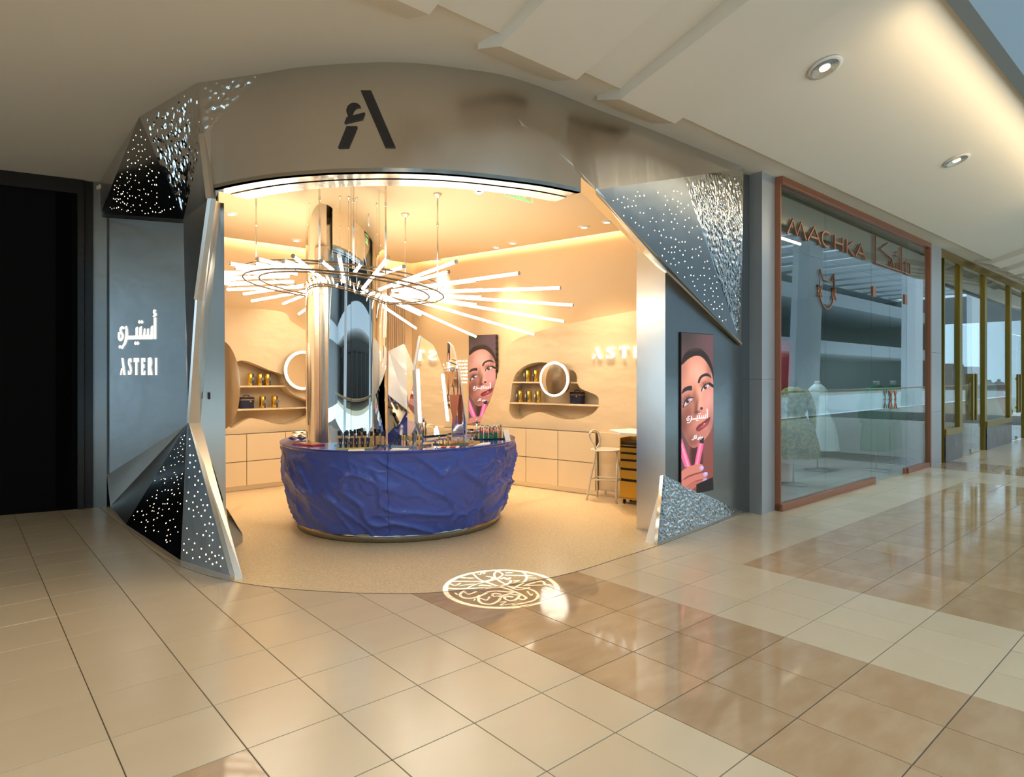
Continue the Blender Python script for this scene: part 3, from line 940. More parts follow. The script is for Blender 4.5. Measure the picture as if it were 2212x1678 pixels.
# carved wall panels with niches
OFF = .26
def outline(pick, pts, off=OFF, per=3): return smooth_poly([pick(px, py, off) for px, py in pts], per)
rn = [(1107, 825), (1117, 803), (1140, 787), (1165, 782), (1195, 786), (1225, 797), (1239, 801), (1245, 811), (1246, 826), (1254, 839), (1275, 848), (1289, 855), (1293, 866), (1289, 884), (1275, 896), (1250, 904),
      (1220, 906), (1190, 898), (1165, 890), (1142, 896), (1123, 906), (1109, 904), (1100, 890), (1101, 870), (1104, 848)]
ln = [(497, 800), (512, 781), (531, 779), (558, 789), (584, 800), (609, 808), (615, 817), (616, 832), (628, 848), (646, 857), (668, 867), (684, 882), (678, 893), (649, 908), (622, 917), (595, 915), (562, 906), (540, 904), (519, 915), (500, 926), (492, 905), (490, 850)]
rtop = [(1036, 914), (1047, 888), (1061, 858), (1070, 826), (1077, 800), (1085, 776), (1096, 752), (1109, 736), (1140, 722), (1177, 711), (1261, 692), (1375, 670), (1425, 660)]
ltop = [(440, 662), (479, 663), (569, 668), (617, 676), (627, 692), (648, 706), (665, 718), (700, 745), (735, 800), (760, 890)]
PANEL_PAINT = mat('carved_panel_paint', (.84, .66, .43), .6, bump=.35, bump_scale=1.3, bump_dist=.10, stretch=(1, 1, 1.6))
zr = PR(1180, 927, OFF)[1]; zl = PL(570, 934, OFF)[1]
def carved(pick, fr, top, niche, zlow, s_end, name, mirror):
    o = smooth_poly([pick(px, py, OFF) for px, py in top], 3, False)
    outer = ([(o[0][0], zlow)] + o + [(s_end, o[-1][1]), (s_end, zlow)]) if not mirror else ([(s_end, zlow), (s_end, o[0][1])] + o + [(o[-1][0], zlow)])
    hole = outline(pick, niche)
    fo = lambda s, z, d: fr(s, z, OFF / 2 + d)
    w = curve_fill([outer, hole], OFF - .01, fo, name, PANEL_PAINT)
    return struct(w), hole
wr, hole_r = carved(PR, FR, rtop, rn, zr, 5.9, 'wall_right_carved', False)
wl, hole_l = carved(PL, FL, ltop, ln, zl, 4.9, 'wall_left_carved', True)
def shelf(fr, pick, pa, pb, parent):
    (s0, z0), (s1, z1) = pick(*pa, OFF), pick(*pb, OFF)
    z = (z0 + z1) / 2
    mb = MB(); mb.prism([fr(s0, z - .012, .0), fr(s1, z - .012, 0), fr(s1, z - .012, OFF), fr(s0, z - .012, OFF)], (0, 0, .024))
    mb.build('shelf', CABINET, parent, world=True)
    return z + .012
zsr1 = shelf(FR, PR, (1104, 825), (1247, 827), wr); zsr2 = shelf(FR, PR, (1098, 870), (1294, 876), wr)
zsl1 = shelf(FL, PL, (490, 836), (617, 833), wl); zsl2 = shelf(FL, PL, (488, 887), (686, 879), wl)

# base cabinets with two drawer rows
SEAM = mat('dark_gap', (.10, .07, .045), .7)
def cabinet_run(fr, pick, seams, ytop_ref, zt, labels, cat_group):
    d0, d1 = .03, OFF + .10
    zp, zm = .075, zt * .52
    for k in range(len(seams) - 1):
        s0, s1 = seams[k], seams[k + 1]
        base = fr((s0 + s1) / 2, 0, .2)
        t = thing('base_cabinet', labels[k], 'cabinet', base, group=cat_group)
        mb = MB(); mb.prism([fr(s0 + .002, zp, d0), fr(s1 - .002, zp, d0), fr(s1 - .002, zp, d1 - .022), fr(s0 + .002, zp, d1 - .022)], (0, 0, zt - zp - .004))
        mb.build('carcass', SEAM, t, world=True)
        g = .005
        for za, zb_ in ((zp, zm), (zm, zt)):
            mb = MB()
            mb.prism([fr(s0 + g, za + g, d1 - .022), fr(s1 - g, za + g, d1 - .022), fr(s1 - g, za + g, d1), fr(s0 + g, za + g, d1)], (0, 0, zb_ - za - 2 * g))
            mb.build('drawer_front', CABINET, t, world=True)
        mb = MB(); mb.prism([fr(s0, 0, d0), fr(s1, 0, d0), fr(s1, 0, d1 - .035), fr(s0, 0, d1 - .035)], (0, 0, zp))
        mb.build('plinth', STEEL_SATIN, t, world=True)
DF = OFF + .10
sR = [PR(px, 980, DF)[0] for px in (985, 1062, 1136, 1205, 1286)]
cabinet_run(FR, PR, sR, 0, zr, ['beige two-drawer base cabinet half hidden behind the counter under the small screen', 'beige two-drawer base cabinet whose left part the blue counter hides',
            'beige two-drawer base cabinet right of the blue counter', 'beige two-drawer base cabinet nearest the stool'], 'base cabinets along the walls')
sL = [PL(px, 980, DF)[0] for px in (745, 675, 617, 533, 455)]
cabinet_run(FL, PL, sL, 0, zl, ['beige two-drawer base cabinet hidden behind the mirrored column', 'beige two-drawer base cabinet left of the mirrored column', 'beige two-drawer base cabinet below the left niche', 'beige two-drawer base cabinet beside the left jamb'], 'base cabinets along the walls')
mb = MB(); s_ = PR(1286, 980, DF)[0]
s_ += .006; mb.prism([FR(s_, 0, 0), FR(5.9, 0, 0), FR(5.9, 0, .28), FR(s_, 0, .28)], (0, 0, zr)); struct(mb.build('wall_right_low', PANEL_PAINT))
mb = MB(); mb.prism([FR(s_, 0, .28), FR(5.9, 0, .28), FR(5.9, 0, .30), FR(s_, 0, .30)], (0, 0, .08)); struct(mb.build('baseboard_right', STEEL_SATIN))

# ---- products on the niche shelves
TIN = mat('gold_tin', (.80, .55, .10), .25, 1.); NAVY = mat('navy_fabric', (.012, .02, .07), .6); NAVYB = mat('navy_band', (.015, .03, .16), .4)
TAGM = mat('tag_grey', (.22, .22, .24), .4); TAGW = mat('tag_white', (.75, .72, .70), .5)
def make_tin(tagm, label, loc, rz, round_tag):
    t = thing('gift_tin', label, 'tin', loc, rz, 'gold gift tins on the niche shelves')
    mb = MB(); mb.lathe([(.044, 0), (.046, .004), (.046, .168), (.043, .174)], (0, 0, 0), 24); mb.build('canister', TIN, t, (0, 0, 0))
    mb = MB(); mb.lathe([(.047, .160), (.047, .172), (.040, .180)], (0, 0, 0), 24); mb.build('lid', TIN, t, (0, 0, 0))
    mb = MB(); mb.box((0.012, -.0455, .088), (.018, .006, .172)); mb.build('ribbon', NAVYB, t, (0, 0, 0))
    mb = MB()
    if round_tag: mb.lathe([(.026, 0), (.028, .003), (.026, .006)], (0.012 if tagm is TAGM else -.014, -.050, .10), 18, axis=(0, -1, 0))
    else: mb.prism([(.012 + r * math.cos(k * math.pi / 8), -.050, .10 + r * math.sin(k * math.pi / 8)) for k in range(16) for r in [(.034 if k % 4 == 0 else .024)]], (0, -.006, 0))
    g = mb.build('tag', tagm, t, (0, 0, 0))
    mb = MB(); mb.prism([(.004, -.0575, .09), (.010, -.0575, .09), (.014, -.0575, .112), (.008, -.0575, .112)], (0, -.002, 0)); mb.build('tag_mark', TAGW if tagm is TAGM else TAGM, g, (0, 0, 0))
    return t
def shelf_pt(fr, pick, px, z, off=.13):
    s = pick(px, 840, off)[0]; return fr(s, z, off)
ordn = ['first', 'second', 'third']
for k, px in enumerate((541, 562, 578)):
    make_tin(TAGM, 'gold tin, %s from left on the upper shelf of the left niche' % ordn[k], shelf_pt(FL, PL, px, zsl1), ROT_L + .15, k != 2)
for k, px in enumerate((567, 593)):
    make_tin(TAGM, 'gold tin with dark star tag, %s from the navy bag on the left lower shelf' % ordn[k], shelf_pt(FL, PL, px, zsl2), ROT_L + .2, False)
for k, px in enumerate((1140, 1158)):
    make_tin(TAGW if k == 0 else TAGM, 'gold tin, %s from left on the upper shelf of the right niche' % ordn[k], shelf_pt(FR, PR, px, zsr1), ROT_R - .5, True)
for k, px in enumerate((1124, 1143, 1163)):
    make_tin(TAGW, 'gold tin with white tag, %s from left on the lower shelf of the right niche' % ordn[k], shelf_pt(FR, PR, px, zsr2), ROT_R - .5, True)
def make_bag(label, loc, rz):
    t = thing('cosmetic_bag', label, 'bag', loc, rz, 'navy cosmetic bags')
    mb = MB(); rings = []
    for z, sx, sy in ((0, .098, .062), (.015, .104, .068), (.07, .102, .066), (.118, .108, .07), (.128, .106, .069)):
        rings.append([(sx * (abs(math.cos(a)) ** .5) * (1 if math.cos(a) > 0 else -1), sy * (abs(math.sin(a)) ** .5) * (1 if math.sin(a) > 0 else -1), z + .002 * math.sin(5 * a + z * 70)) for a in [2 * math.pi * k / 28 for k in range(28)]])
    def loft(rings):
        m = MB(); n = len(rings[0]); vs = sum(rings, [])
        fs = [(k * n + i, k * n + (i + 1) % n, (k + 1) * n + (i + 1) % n, (k + 1) * n + i) for k in range(len(rings) - 1) for i in range(n)]
        m.add(vs, fs, True); m.f.append(tuple(range(n - 1, -1, -1))); m.sm.append(False); m.f.append(tuple((len(rings) - 1) * n + i for i in range(n))); m.sm.append(False)
        return m
    loft(rings).build('body', NAVY, t, (0, 0, 0))
    def rg(sx, sy, z): return [(sx * (abs(math.cos(a)) ** .5) * (1 if math.cos(a) > 0 else -1), sy * (abs(math.sin(a)) ** .5) * (1 if math.sin(a) > 0 else -1), z) for a in [2 * math.pi * k / 28 for k in range(28)]]
    loft([rg(.108, .071, .133), rg(.108, .071, .158), rg(.10, .064, .168)]).build('lid', NAVY, t, (0, 0, 0))
    loft([rg(.110, .072, .127), rg(.110, .072, .133)]).build('zip', GOLD, t, (0, 0, 0))
    mb = MB(); mb.tube(smooth_poly([(-.045, 0, .165), (-.042, 0, .185), (0, 0, .197), (.042, 0, .185), (.045, 0, .165)], 3, False), .006, 6); mb.build('handle', NAVY, t, (0, 0, 0))
    mb = MB(); mb.lathe([(.014, 0), (.015, .004)], (.035, -.075, .108), 14, axis=(0, -1, 0)); mb.build('charm', GOLD, t, (0, 0, 0))
    return t
make_bag('navy cosmetic bag on the lower shelf of the left niche', shelf_pt(FL, PL, 532, zsl2), ROT_L)
make_bag('navy cosmetic bag on the lower shelf of the right niche', shelf_pt(FR, PR, 1247, zsr2), ROT_R)

# ---- round mirrors
def disc_mirror(label, c, n, r, ring_w, lit=True, thick=.04, name='round_mirror'):
    n = Vector(n).normalized()
    t = thing(name, label, 'mirror', c)
    mb = MB(); mb.lathe([(r, -thick), (r, 0), (r - .004, .004)], (0, 0, 0), 64, True, n, caps=True); mb.build('backing', STEEL_SATIN, t, (0, 0, 0))
    if lit:
        mb = MB(); mb.lathe([(.001, .008), (r - ring_w, .008)], (0, 0, 0), 64, False, n, caps=False); mb.build('mirror_glass', MIRROR, t, (0, 0, 0))
        mb = MB(); mb.lathe([(r - ring_w, .006), (r - ring_w, .012), (r - .012, .012), (r - .012, .006)], (0, 0, 0), 64, True, n, caps=False); mb.build('led_ring', emit_mat('mirror_led', (1., .96, .9), 2.5), t, (0, 0, 0))
    else:
        prof = [(r * k / 8, .008 + .02 * (1 - (k / 8) ** 2)) for k in range(8, 0, -1)] + [(.001, .028)]
        mb = MB(); mb.lathe(prof, (0, 0, 0), 64, True, n, caps=False); mb.build('mirror_face', STEEL_MIRROR, t, (0, 0, 0))
    return t
s_, z_ = PR(1197, 819, OFF + .12)
disc_mirror('round mirror with white light ring before the right niche', FR(s_, z_, OFF + .12), NR, .262, .04)
mb = MB(); 
s_, z_ = PL(655, 800, OFF + .1)
disc_mirror('round lit mirror half hidden behind the mirrored column', FL(s_, z_, OFF + .10), NL, .31, .05)
disc_mirror('large polished steel disc beside the left jamb reflecting the light tubes', at(478, 831, 7.55), (1., .02, .03), .53, 0, False, .025, 'steel_disc')

# ---- curtain in the corner
CURT = mat('beige_curtain', (.72, .55, .38), .9, sheen=.3)
mb = MB(); A_ = []; c0 = PL(834, 700, .12)[0]; c1 = PL(874, 700, .12)[0]
N_ = 60
for k in range(N_ + 1):
    s = c0 + (c1 - c0) * k / N_
    A_.append((s, .12 + .03 * math.sin(k * .95) + .012 * math.sin(k * 2.3)))
mb.strip([FL(s, 3.3, d) for s, d in A_], [FL(s, .03, d) for s, d in A_]); mb.strip([FL(s, .03, d - .012) for s, d in A_], [FL(s, 3.3, d - .012) for s, d in A_])
t = thing('curtain', 'beige pleated curtain in the back corner right of the column', 'curtain', FL((c0 + c1) / 2, 0, .1))
mb.build('drape', CURT, t, world=True)
mb = MB(); mb.tube([FL(c0 - .05, 3.32, .12), FL(c1 + .05, 3.32, .12)], .012, 8); mb.build('rail', STEEL_SATIN, t, world=True)

# ---- shop name on the right wall and text beside the screen
t = thing('wall_letters', 'glowing white shop name letters on the right wall cut off by the pier', 'sign', FR(PR(1281, 776, OFF)[0], PR(1281, 776, OFF)[1], OFF))
LIT2 = emit_mat('wall_letter_lit', (1., .97, .92), 1.6)
for ch, px0, px1 in (('A', 1281, 1301), ('S', 1310, 1329), ('T', 1339, 1359), ('E', 1371, 1390), ('R', 1398, 1420), ('I', 1428, 1434)):
    s0, z0 = PR(px0, 774, OFF); s1, _ = PR(px1, 774, OFF); h = PR(1330, 750, OFF)[1] - PR(1330, 774, OFF)[1]
    polys, adv = STENCIL[ch]
    w = max(q[0] for p_ in polys for q in p_)
    zb0 = PR(1300, 774, OFF)[1]
    sign_letters(t, [[[(s0 + q[0] / w * (s1 - s0), zb0 + q[1] * h) for q in p_] for p_ in polys]], lambda x, y, d: FR(x, y, OFF + .003 + d), .02, LIT2, ['letter'])
TXT = emit_mat('wall_text', (1., .97, .92), 1.1)
lines = ['to empower us to', 'bring rightful light to the', 'place where we\'ve', 'been, to where we\'ll', 'go. We represent Arab', 'women. As we go, it\'s time', 'to shine on.']
s1, z1 = PR(1009, 779, .012); s0, z0 = PR(1009, 825, .012)
t = thing('wall_text', 'white lines of small text on the right wall beside the small screen', 'sign', FR(s1, z1, .01))
hz = (z1 - z0) / 6
for k, ln_ in enumerate(lines):
    me = text_mesh(ln_, hz * .95, .004, 'RIGHT')
    me.materials.clear(); me.materials.append(TXT)
    for v in me.vertices:
        v.co = FR(s1 + v.co.x, z1 - hz * k + v.co.y - hz * .3, .006 + v.co.z) - ORIG[t.name]
    link('text_line', me, t)

# ---- ceiling spots of the shop
WARM = (1., .80, .56)
TRIMW = mat('white_ring', (.85, .80, .72), .4)
LENS = emit_mat('spot_lens', (.85, .93, 1.), 6.)
def shop_spot(px, py, label):
    p = at(px, py, (ZI - EYE) * F / (HY - py)); p.z = ZI
    t = thing('ceiling_spot', label, 'downlight', p, group='recessed spots in the shop ceiling')
    mb = MB(); mb.lathe([(.062, -.004), (.085, -.006), (.088, 0.0), (.062, 0.0)], (0, 0, 0), 6, False, caps=False); mb.build('trim_ring', TRIMW, t, (0, 0, 0))
    mb = MB(); mb.lathe([(.062, .004), (.055, -.016), (.040, -.020)], (0, 0, 0), 20, True, caps=False); mb.build('gimbal', TRIMW, t, (0, 0, 0))
    mb = MB(); mb.lathe([(.040, -.018), (.001, -.018)], (0, 0, 0), 20, False, caps=False); mb.build('lens', LENS, t, (0, 0, 0))
    spot('spot_light', (0, 0, -.05), (0, 0, -1), 135, WARM, 78, 1., .05, t)
for px, py, lb in ((499, 461, 'recessed spot nearest the left jamb in the shop ceiling'), (640, 518, 'recessed spot left of the mirrored column near the back'), (1262, 489, 'recessed spot second from the slanted beam'),
                   (1311, 478, 'recessed spot partly covered by the slanted beam'), (1072, 533, 'left one of the pair of recessed spots near the right cove'), (1108, 524, 'right one of the pair of recessed spots near the right cove'), (944, 561, 'recessed spot behind the hanging rod near the back corner')):
    shop_spot(px, py, lb)

# ---- exit sign
GREEN = emit_mat('exit_green', (.05, .9, .18), 1.2)
t = thing('exit_sign', 'green outlined exit sign seen from behind under the shop ceiling', 'sign', at(1120, 432, 6.25))
Pq = [at(1090, 400, 6.15), at(1151, 414, 6.35), at(1150, 437, 6.35), at(1091, 422, 6.15)]
mb = MB(); mb.tube(Pq, .006, 6, True); mb.build('border', GREEN, t, world=True)
mb = MB(); mb.prism([p_ + Vector((0, .012, 0)) for p_ in Pq], (0, .006, 0)); mb.build('plate', glass_mat('sign_acrylic', (.95, .97, .95), .02), t, world=True)
me = text_mesh('EXIT', .085, .006, 'CENTER'); me.materials.clear(); me.materials.append(GREEN)
xd = (Pq[1] - Pq[0]).normalized(); cc = (Pq[0] + Pq[1] + Pq[2] + Pq[3]) / 4
for v in me.vertices: v.co = cc - xd * v.co.x + Vector((0, 0, v.co.y - .045)) + Vector((0, -.004 + v.co.z, 0)) - ORIG[t.name]
link('lettering', me, t)
mb = MB()
for q in (Pq[0].lerp(Pq[1], .2), Pq[0].lerp(Pq[1], .8)): 
    mb2 = MB(); mb2.tube([q, Vector((q.x, q.y, ZI))], .004, 6); mb2.build('hanger', STEEL_SATIN, t, world=True)
# ---------------------------------------------------------------- mirrored column
CC = Vector((-1.82, 7.04, 0)); CR = .432
colm = thing('mirrored_column', 'round column clad in mirror polished steel rising through the blue counter', 'column', (CC.x, CC.y, 0))
nseg = 8
for k in range(nseg):
    a0, a1 = 2 * math.pi * k / nseg + .35, 2 * math.pi * (k + 1) / nseg + .35
    g = .004
    mb = MB(); n = 16
    A_ = [Vector((CR * math.cos(a0 + g + (a1 - a0 - 2 * g) * i / n), CR * math.sin(a0 + g + (a1 - a0 - 2 * g) * i / n), .0)) for i in range(n + 1)]
    for z0, z1 in ((0.0, ZI),):
        mb.strip([q + Vector((0, 0, z0)) for q in A_], [q + Vector((0, 0, z1)) for q in A_])
        mb.strip([q * .985 + Vector((0, 0, z1)) for q in A_], [q * .985 + Vector((0, 0, z0)) for q in A_])
    mb.build('mirror_sheet', MIRROR if k % 1 == 0 else MIRROR, colm, (0, 0, 0))
mb = MB(); mb.lathe([(CR * .97, 0), (CR * .97, ZI)], (0, 0, 0), 48); mb.build('core', SEAM, colm, (0, 0, 0))

# ---------------------------------------------------------------- blue counter
KC = Vector((-1.30, 7.48, 0)); KR = 1.335; KZ = .94
BLUE = mat('blue_lacquer', (.07, .12, .52), .42, coat=.25, bump=.25, bump_scale=60, bump_dist=.003)
BLUETOP = mat('blue_gloss', (.02, .055, .42), .08, coat=.6)
ctr = thing('display_counter', 'round blue display counter with a rough rock-like skirt and steel plinth', 'counter', (KC.x, KC.y, 0))
NA_, NZ_ = 420, 72
def skirt_r(a, f):
    # f 0 bottom .. 1 top
    r = KR * (.875 + .125 * (1 - (1 - f) ** 2.2))
    x, y, z = math.cos(a) * 1.6, math.sin(a) * 1.6, f * .9
    s_ = a * 1.3
    q = Vector((x * 2.0 + z * 1.5, y * 2.0 - z * 1.2, z * 2.0 + s_ * .3))
    w = noise.noise(q * .8) * .9
    def rg(v, p): return max(0, 1 - abs(noise.noise(v)) * 2.4) ** p
    d = rg(q * 1.25 + Vector((w, w * .6, 3)), 4) * .045
    d += rg(q * 2.6 + Vector((7 + w, w, 1)), 4) * .024 * (.6 + .6 * noise.noise(q * .6))
    d += rg(q * 5.2 + Vector((1, w * 2, 5)), 3) * .010 * (.5 + .7 * noise.noise(q * .9 + Vector((4, 4, 4))))
    d += noise.noise(q * .8 + Vector((3, 1, 9))) * .035 + noise.noise(q * 7) * .005
    fade = min(1, (1 - f) * 9) * min(1, f * 6 + .4)
    return r + d * fade - .028 * fade
mb = MB(); vs = []; fs = []
for j in range(NZ_ + 1):
    f = j / NZ_
    for i in range(NA_):
        a = 2 * math.pi * i / NA_
        r = skirt_r(a, f)
        z = .075 + (KZ - .012 - .075) * f + (.02 * noise.noise(Vector((math.cos(a) * 3, math.sin(a) * 3, 0))) * (1 - f) ** 4)
        vs.append((r * math.cos(a), r * math.sin(a), z))
# split into two panels by a seam at the front
seam_a = math.atan2(6.15 - KC.y, -1.20 - KC.x) % (2 * math.pi)
si_ = int(seam_a / (2 * math.pi) * NA_)
halves = ([(si_ + k) % NA_ for k in range(NA_ // 2 + 1)], [(si_ + NA_ // 2 + k) % NA_ for k in range(NA_ // 2 + 1)])
for cols in halves:
    mb = MB(); n = len(cols); vv = []
    for j in range(NZ_ + 1):
        for ii, i in enumerate(cols):
            p_ = Vector(vs[j * NA_ + i])
            if ii in (0, n - 1):
                p_ = Vector((p_.x * .997, p_.y * .997, p_.z))
                t_ = Vector((-p_.y, p_.x, 0)).normalized() * (.0015 if ii == 0 else -.0015); p_ = p_ + t_
            vv.append(p_)
    mb.add(vv, [(j * n + i, j * n + i + 1, (j + 1) * n + i + 1, (j + 1) * n + i) for j in range(NZ_) for i in range(n - 1)], True)
    mb.build('rock_skirt', BLUE, ctr, (0, 0, 0))
mb = MB(); mb.lathe([(KR - .06, KZ - .05), (KR, KZ - .03), (KR + .004, KZ - .012), (KR + .004, KZ - .003), (KR, KZ)], (0, 0, 0), 128); mb.build('countertop', BLUETOP, ctr, (0, 0, 0))
mb = MB(); mb.lathe([(KR * .865, 0.002), (KR * .865, .10)], (0, 0, 0), 128); mb.build('plinth', STEEL_MIRROR, ctr, (0, 0, 0))

# ---------------------------------------------------------------- things on the counter
def ctop(px, py): return atz(px, py, KZ)
GOLDTRAY = mat('gold_tray', (.70, .52, .18), .18, 1.); SILVER = mat('silver_tray', (.75, .72, .66), .15, 1.)
WHITEC = mat('white_card', (.86, .83, .78), .5); SKINB = mat('foundation', (.95, .50, .20), .25, coat=.5); BLACKCAP = mat('black_cap', (.012, .013, .02), .2)
NAVYT = mat('navy_tube', (.012, .018, .05), .35); GOLDCAP = mat('gold_cap', (.70, .50, .12), .3, 1.); REDA = mat('red_acrylic', (.75, .02, .08), .1, coat=.6)
GREENM = mat('green_block', (.005, .19, .075), .12, coat=.6); REDL = mat('red_lip', (.55, .02, .03), .2, coat=.5); SILCAP = mat('silver_cap', (.72, .70, .68), .2, 1.)
def tray(name, label, pix, m, h=.018, cat='tray', base=KZ):
    P = [atz(px, py, base) for px, py in pix]
    c = sum(P, Vector()) / len(P)
    t = thing(name, label, cat, c)
    mb = MB(); mb.prism([q for q in P], (0, 0, h)); mb.build('plate', m, t, world=True)
    mb = MB(); mb.prism([c + (q - c) * .93 + Vector((0, 0, h)) for q in P], (0, 0, .002)); mb.build('inlay', m, t, world=True)
    return base + h + .002
z1 = tray('display_tray', 'gold tray holding six navy tubes at the front of the counter', [(727, 972), (806, 970), (815, 964), (738, 965)], GOLDTRAY)
z2 = tray('display_tray', 'wide mirrored tray under the foundation bottles beside the column', [(722, 962.5), (838, 963.5), (842, 957), (806, 949), (730, 950)], SILVER, .012)
z3 = tray('display_tray', 'hexagonal mirrored tray of slim concealer sticks', [(844, 966.5), (900, 967), (932, 962), (922, 958), (872, 957.5), (847, 959)], SILVER)
z4 = tray('display_tray', 'angular gold tray of small lip products before the tall mirror', [(935, 960), (962, 955), (1016, 953), (1037, 955), (1012, 960), (960, 963)], GOLDTRAY, .016)
z5 = tray('display_tray', 'dark green tray with lipstick blocks at the right end of the counter', [(1016, 950), (1090, 949), (1094, 934), (1062, 932), (1042, 940), (1018, 943)], mat('green_tray', (.01, .05, .03), .15, coat=.5), .012)
z6 = tray('display_tray', 'small gold tray near the back of the counter under the little screen', [(1006, 938), (1034, 936), (1038, 930), (1010, 930)], GOLDTRAY, .02)
# red acrylic tray
P = [ctop(*q) for q in ((632, 959), (652, 957), (676, 960), (700, 956), (712, 957), (700, 962), (676, 964), (650, 962))]
t = thing('red_tray', 'flat red acrylic tray with gold inlay left of the column', 'tray', sum(P, Vector()) / len(P))
mb = MB(); mb.prism(P, (0, 0, .012)); mb.build('base', REDA, t, world=True)
c = sum(P, Vector()) / len(P); mb = MB(); mb.prism([c + (q - c) * .7 + Vector((0, 0, .012)) for q in P], (0, 0, .004)); mb.build('inlay', GOLDTRAY, t, world=True)
# brochures
t = thing('brochure_stack', 'folded white brochures fanned on the left end of the counter', 'brochures', ctop(645, 942))
for k, (dx, dy, rz) in enumerate(((0, 0, .1), (.05, .10, .5), (-.02, .2, -.3), (.10, .28, .2))):
    c = ctop(648, 944); mb = MB()
    ca, sa = math.cos(rz), math.sin(rz); vs = []
    for i in range(5):
        for j in (-1, 1):
            x, y = (i - 2) * .05, j * .075
            vs.append((c.x + dx - .02 + x * ca - y * sa, c.y + dy + x * sa + y * ca, KZ + .008 + .022 * (i % 2) + .012 * k))
    v2 = [(a, b, z - .004) for a, b, z in vs]
    mb.add(vs + v2, [(2 * i, 2 * i + 2, 2 * i + 3, 2 * i + 1) for i in range(4)] + [(10 + 2 * i, 11 + 2 * i, 13 + 2 * i, 12 + 2 * i) for i in range(4)])
    mb.build('leaflet', WHITEC, t, world=True)
# cards
def card(label, pix, m=WHITEC, name='price_card'):
    P = [ctop(*q) for q in pix]; c = sum(P, Vector()) / len(P)
    t = thing(name, label, 'card', c)
    mb = MB(); mb.prism(P, (0, 0, .006)); mb.build('card_body', m, t, world=True)
    a, b = P[0].lerp(P[3], .35), P[1].lerp(P[2], .35)
    mb = MB(); mb.prism([a.lerp(b, .1) + Vector((0, 0, .006)), a.lerp(b, .7) + Vector((0, 0, .006)), (a.lerp(b, .7) + (P[3] - P[0]) * .08) + Vector((0, 0, .006)), (a.lerp(b, .1) + (P[3] - P[0]) * .08) + Vector((0, 0, .006))], (0, 0, .001))
    mb.build('print_line', mat('print_grey', (.4, .38, .36), .6), t, world=True)
    return t
card('white card before the gold tray of navy tubes', [(752, 974.5), (788, 974), (787, 970.5), (754, 971)])
card('white card before the hexagonal mirrored tray', [(842, 973.5), (880, 973), (884, 969), (849, 969)])
card('white card at the right edge of the angular gold tray', [(1024, 964), (1058, 960), (1060, 956), (1040, 957.5)])
t = card('white card carrying two red palettes', [(946, 969), (990, 968), (993, 964), (942, 965)])
for k, pix in enumerate((((952, 967.5), (964, 967.5), (966, 965), (955, 965)), ((971, 967), (984, 967), (986, 964.7), (974, 964.7)))):
    P = [atz(px, py, KZ + .007) for px, py in pix]
    tt = thing('blush_palette', 'red palette, %s one on the white card' % ('left' if k == 0 else 'right'), 'palette', sum(P, Vector()) / 4, group='red palettes on the card')
    mb = MB(); mb.prism(P, (0, 0, .008)); mb.build('case', REDA, tt, world=True)
    c = sum(P, Vector()) / 4; mb = MB(); mb.prism([c + (q - c) * .75 + Vector((0, 0, .008)) for q in P], (0, 0, .002)); mb.build('powder', mat('blush', (.6, .12, .06), .6), tt, world=True)

def on_tray(px, py, z): p_ = atz(px, py, z); return Vector((p_.x, p_.y, z))
nth = ['first', 'second', 'third', 'fourth', 'fifth', 'sixth', 'seventh', 'eighth', 'ninth', 'tenth', 'eleventh', 'twelfth', 'thirteenth', 'fourteenth', 'fifteenth']
# six navy tubes standing on their caps
proto = None
for k, px in enumerate((735.5, 747, 759, 771, 783, 795)):
    loc = on_tray(px, 966.5 - k * .25, z1); lb = '%s small navy tube from the left in the front row' % nth[k]
    if proto is None:
        proto = t = thing('cream_tube', lb, 'tube', loc, group='navy tubes on the gold tray')
        mb = MB(); mb.lathe([(.0115, 0), (.0115, .016)], (0, 0, 0), 14); mb.build('cap', BLACKCAP, t, (0, 0, 0))
        mb = MB(); vs = []; 
        for z, rx, ry in ((.016, .0125, .0125), (.05, .016, .010), (.085, .020, .004), (.092, .0205, .002)):
            vs.append([(rx * math.cos(a), ry * math.sin(a), z) for a in [2 * math.pi * i / 16 for i in range(16)]])
        n = 16; mb.add(sum(vs, []), [(r_ * n + i, r_ * n + (i + 1) % n, (r_ + 1) * n + (i + 1) % n, (r_ + 1) * n + i) for r_ in range(3) for i in range(n)] + [tuple(3 * n + i for i in range(n))], True)
        mb.build('tube_body', NAVYT, t, (0, 0, 0))
        mb = MB(); mb.box((0, -.0145, .045), (.008, .002, .022)); mb.build('print', mat('print_gold', (.5, .4, .25), .5), t, (0, 0, 0))
    else: dup(proto, loc, label=lb)
# foundation bottles
proto = None
rowA = [(733, 960), (749, 960), (761, 960.5), (776, 960.5), (788, 960.5), (802, 961), (815, 961), (827, 961)]
rowB = [(743, 954), (757, 953.5), (768, 953), (779, 953), (791, 953), (806, 954), (819, 955)]
for row, nm, tilt in ((rowA, 'front', 0), (rowB, 'rear', 1)):
    for k, (px, py) in enumerate(row):
        loc = on_tray(px, py, z2); lb = '%s orange foundation bottle with black cap from the left, %s row' % (nth[k], nm)
        if proto is None:
            proto = t = thing('foundation_bottle', lb, 'bottle', loc, group='foundation bottles on the mirrored tray')
            mb = MB(); mb.bevel_box((0, 0, .045), (.032, .032, .088), .005); mb.build('glass_body', SKINB, t, (0, 0, 0))
            mb = MB(); mb.lathe([(.009, .088), (.009, .096)], (0, 0, 0), 12); mb.build('neck', GOLDCAP, t, (0, 0, 0))
            mb = MB(); mb.bevel_box((0, 0, .118), (.031, .031, .046), .004); mb.build('cap', BLACKCAP, t, (0, 0, 0))
        else: dup(proto, loc, rz=.2 * math.sin(k * 3), label=lb)
